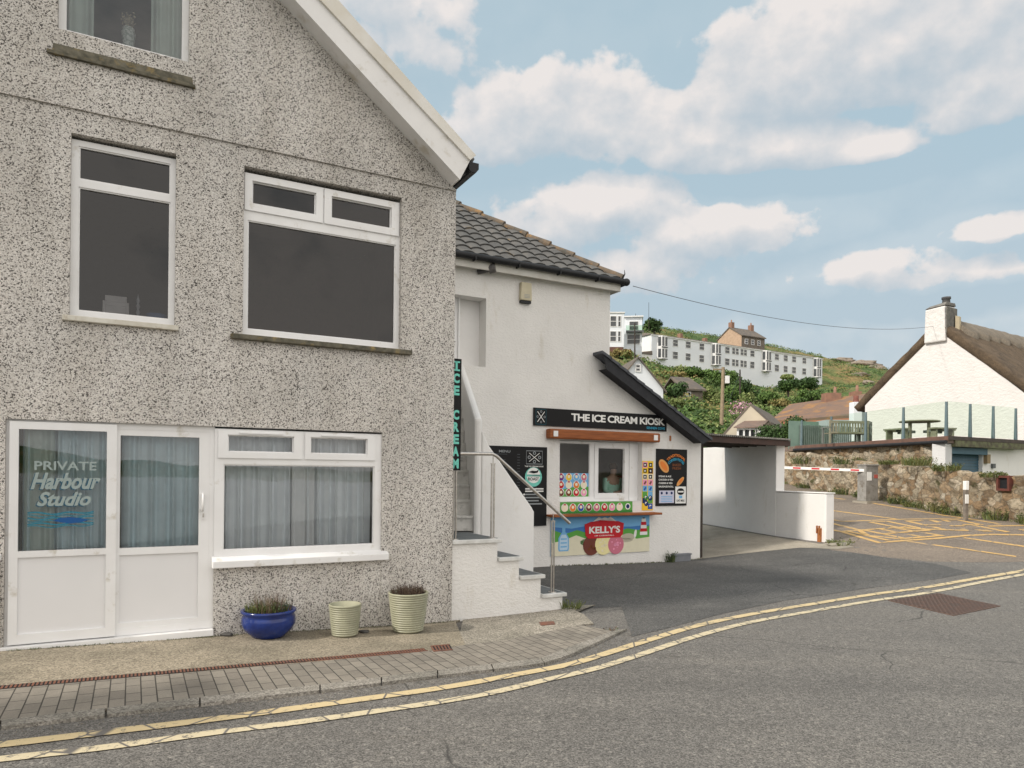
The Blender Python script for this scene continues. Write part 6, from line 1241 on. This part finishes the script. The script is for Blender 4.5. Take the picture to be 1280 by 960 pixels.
BL_=[(817,404,152,26,22,'dark','round dark windswept tree on the skyline left of the hotel','round_tree'),
(777,441,110,30,17,'ochre','yellow green bush at the foot of the brick based flats',''),
(844,485,62,32,24,'dark','rounded dark bush left of the small stone cottage',''),
(835,467,105,50,15,'ochre','olive scrub under the left end of the hotel',''),(872,463,118,50,16,'mid','green bank of bushes under the middle of the hotel front',''),(852,461,122,36,10,'light','pale green bush beneath the first hotel windows',''),
(905,470,100,46,26,'mid','broad bush under the second hotel bay',''),(935,484,92,52,38,'dark','large dark bush at the centre right of the hillside',''),(912,490,84,42,36,'mid','green bush behind the slim dark pole',''),(890,492,76,26,34,'light','pale willowy bush between cottage and stout pole',''),
(890,523,56,28,24,'light','pale bush immediately left of the stout pole low down',''),(862,516,58,30,24,'mid','mid green bush above the lean-to roof edge',''),(845,503,60,26,14,'light','light green scrub just above the dark lean-to slope',''),
(936,496,78,24,22,'light','silvery green bush right of the slim dark pole',''),(960,497,90,34,22,'mid','green bush above the bungalow roof',''),(985,480,120,34,18,'dark','dark clump under the last hotel windows',''),(1005,477,135,44,18,'dark','dark clump near the right end of the hotel',''),(1010,494,98,34,24,'mid','rounded bush left of the brick chimney',''),(975,502,80,30,14,'ochre','ochre bush just above the ridge of the long roof',''),
(985,470,150,20,8,'light','small light bush against the hotel base',''),(875,535,50,40,26,'mid','shadowy bush low behind the carport roof',''),(895,552,44,36,18,'ochre','rust tinted low bush behind the carport',''),(1120,500,110,60,30,'mid','green scrub behind the thatched eave','')]
for (px,py,Y,w,h,tone,lb,nm) in BL_: bush(px,py,Y,w,h,tone,lb,n=1300 if w<40 else 1900,name=nm or 'bush')
# dark hedge behind the screen and pink flowers
for i,(px,py,Y,w,h,lb) in enumerate(((1010,535,38,70,46,'dense dark green hedge bush right behind the green screen'),(973,545,38,56,38,'dense dark hedge bush left part, above the stone pillar'),(948,556,37,44,26,'low dark hedge bush at the far end of the carport roof'))): bush(px,py,Y,w,h,'dark',lb,n=6000,size=.06,grp=None)
c=at(926,514,62); fm=leaves(MB(),c,1.4,1,.9,420,.09,(M('pink_petals',(.62,.38,.46),(.5,.28,.36),sc=5),TON['mid'][0]),random.Random(3)); T('flowering_shrub',fm,'pink flowering shrub between the stout pole and the bungalow gable','shrub')
# scrub cover over the hillside: one mass nobody could count
sc_=MB(); rr=random.Random(11); cand=[]
while len(cand)<2300:
    Y=rr.uniform(44,205); px=rr.uniform(770,1140); x=(px-640)/880*Y; cand.append((x,Y))
Z=garr(cand)
for (x,Y),z in zip(cand,Z):
    q=Vector((x,Y,0))-hf.o; hx,hy=q.dot(hf.x),q.dot(hf.y)
    if -5<hx<HL+1 and -2.5<hy<9: continue
    z+=tz(x,Y); tone=('mid','light','mid','dark','ochre')[int(abs(mnoise.noise(Vector((x*.06,Y*.06,2))))*14+rr.random()*1.2)%5]
    s=rr.uniform(.5,1.3)*(.6+Y/200); s=min(s,1.0 if Y>125 else 1.6)
    ms=TON[tone]
    for k in range(40):
        d=Vector((rr.gauss(0,1),rr.gauss(0,1),abs(rr.gauss(0,.6)))).normalized(); p=Vector((x,Y,z))+Vector((d.x*s*1.3,d.y*s*1.3,d.z*s*.7)); u=Vector((rr.gauss(0,1),rr.gauss(0,1),rr.gauss(0,.5))).normalized(); v=d.cross(u).normalized(); s2=s*rr.uniform(.07,.17)
        sc_.mat(ms[k%2 if k%5 else 1]).add([p-u*s2-v*s2*.5,p+u*s2-v*s2*.5,p+u*s2+v*s2*.5,p-u*s2+v*s2*.5],[(0,1,2,3)])
o=obj('hillside_scrub',sc_); o['kind']='stuff'
ROCK=M('granite_outcrop',(.30,.25,.20),(.19,.16,.13),sc=1.2,rough=.95,bmp=.8,bsc=3,bd=.2)
for i,(px,py,Y,r,sq,lb) in enumerate(((1052,455,206,3.2,(2.2,1,.45),'long pale rock on the skyline right of the hotel'),(1078,459,203,3.4,(2.3,1,.5),'biggest rounded rock outcrop on the hill skyline'),(1093,465,198,2.6,(1.8,1,.6),'sloping rock at the right end of the skyline'),(1072,474,180,2.4,(1.8,1,.5),'bare rock slab halfway down the right hillside'),(1085,484,160,1.6,(1.5,1,.6),'low rock slab lower on the right hillside'),(1048,470,185,1.3,(1.2,1,.9),'small upright pale boulder on the right hillside'))):
    p=at(px,py,Y); p.z+=.9; T('rock',MB().ico(p,r*.62,3,.55,i*3,sq),lb,'rock',ROCK)
gr=MB(); rr=random.Random(5)
for k in range(900):
    j=rr.randrange(len(ko)-1); p=ko[j].lerp(ko[j+1],rr.random()); t=(ko[j+1]-ko[j]).normalized(); nn=Vector((t.y,-t.x)); p=p+nn*(.01+abs(rr.gauss(0,.10))); z=g(p.x,p.y)+.003
    r_=rr.uniform(.002,.006); gr.add([(p.x-r_,p.y-r_,z),(p.x+r_,p.y-r_*.5,z),(p.x,p.y+r_,z),(p.x,p.y,z+r_)],[(0,1,3),(1,2,3),(2,0,3)])
for k in range(500):
    p=HF(rr.uniform(-2,3.4),-abs(rr.gauss(.02,.06))-.01,0); z=g(p.x,p.y)+PO+.002; r_=rr.uniform(.002,.006); gr.add([(p.x-r_,p.y-r_,z),(p.x+r_,p.y-r_*.5,z),(p.x,p.y+r_,z),(p.x,p.y,z+r_)],[(0,1,3),(1,2,3),(2,0,3)])
o=obj('grit',gr,None,M('grit',(.22,.19,.15),(.10,.09,.075),sc=40)); o['kind']='stuff'
ms_=MB()
for k in range(260):
    x=rr.uniform(-1.0,3.42); p=HF(x,-.012+rr.gauss(0,.012)-(.03 if x<.75 else 0),0); sprig(ms_,(p.x,p.y,g(p.x,p.y)+PO-.004),5,.02,.022,.0025,.8,0,900+k,[LDK,LG,MOS])
for k in range(150):
    x=rr.uniform(7.2,11.1); p=KF(x,-.02+rr.gauss(0,.015),0); sprig(ms_,(p.x,p.y,g(p.x,p.y)),5,.03,.045,.004,.8,0,1300+k,[LDK,LG,MOS])
o=obj('moss',ms_); o['kind']='stuff'
# ------------------------------------------------------------ neighbour to the left (out of frame, casts the shade on the pavement)
nbh=thing('neighbour_house','rendered house further left along the road','house',HF(-9,0,0))
obj('wall',MB().box(HF,-12,-6.2,-2.7,-1.72,-.6,5.3),nbh,KW2); obj('roof',MB().hexa([HF(-12.1,-2.8,5.3),HF(-6.1,-2.8,5.3),HF(-6.1,-1.7,5.3),HF(-12.1,-1.7,5.3),HF(-11.5,-2.5,5.6),HF(-6.6,-2.5,5.6),HF(-6.6,-2.2,5.6),HF(-11.5,-2.2,5.6)]),nbh,SLT)
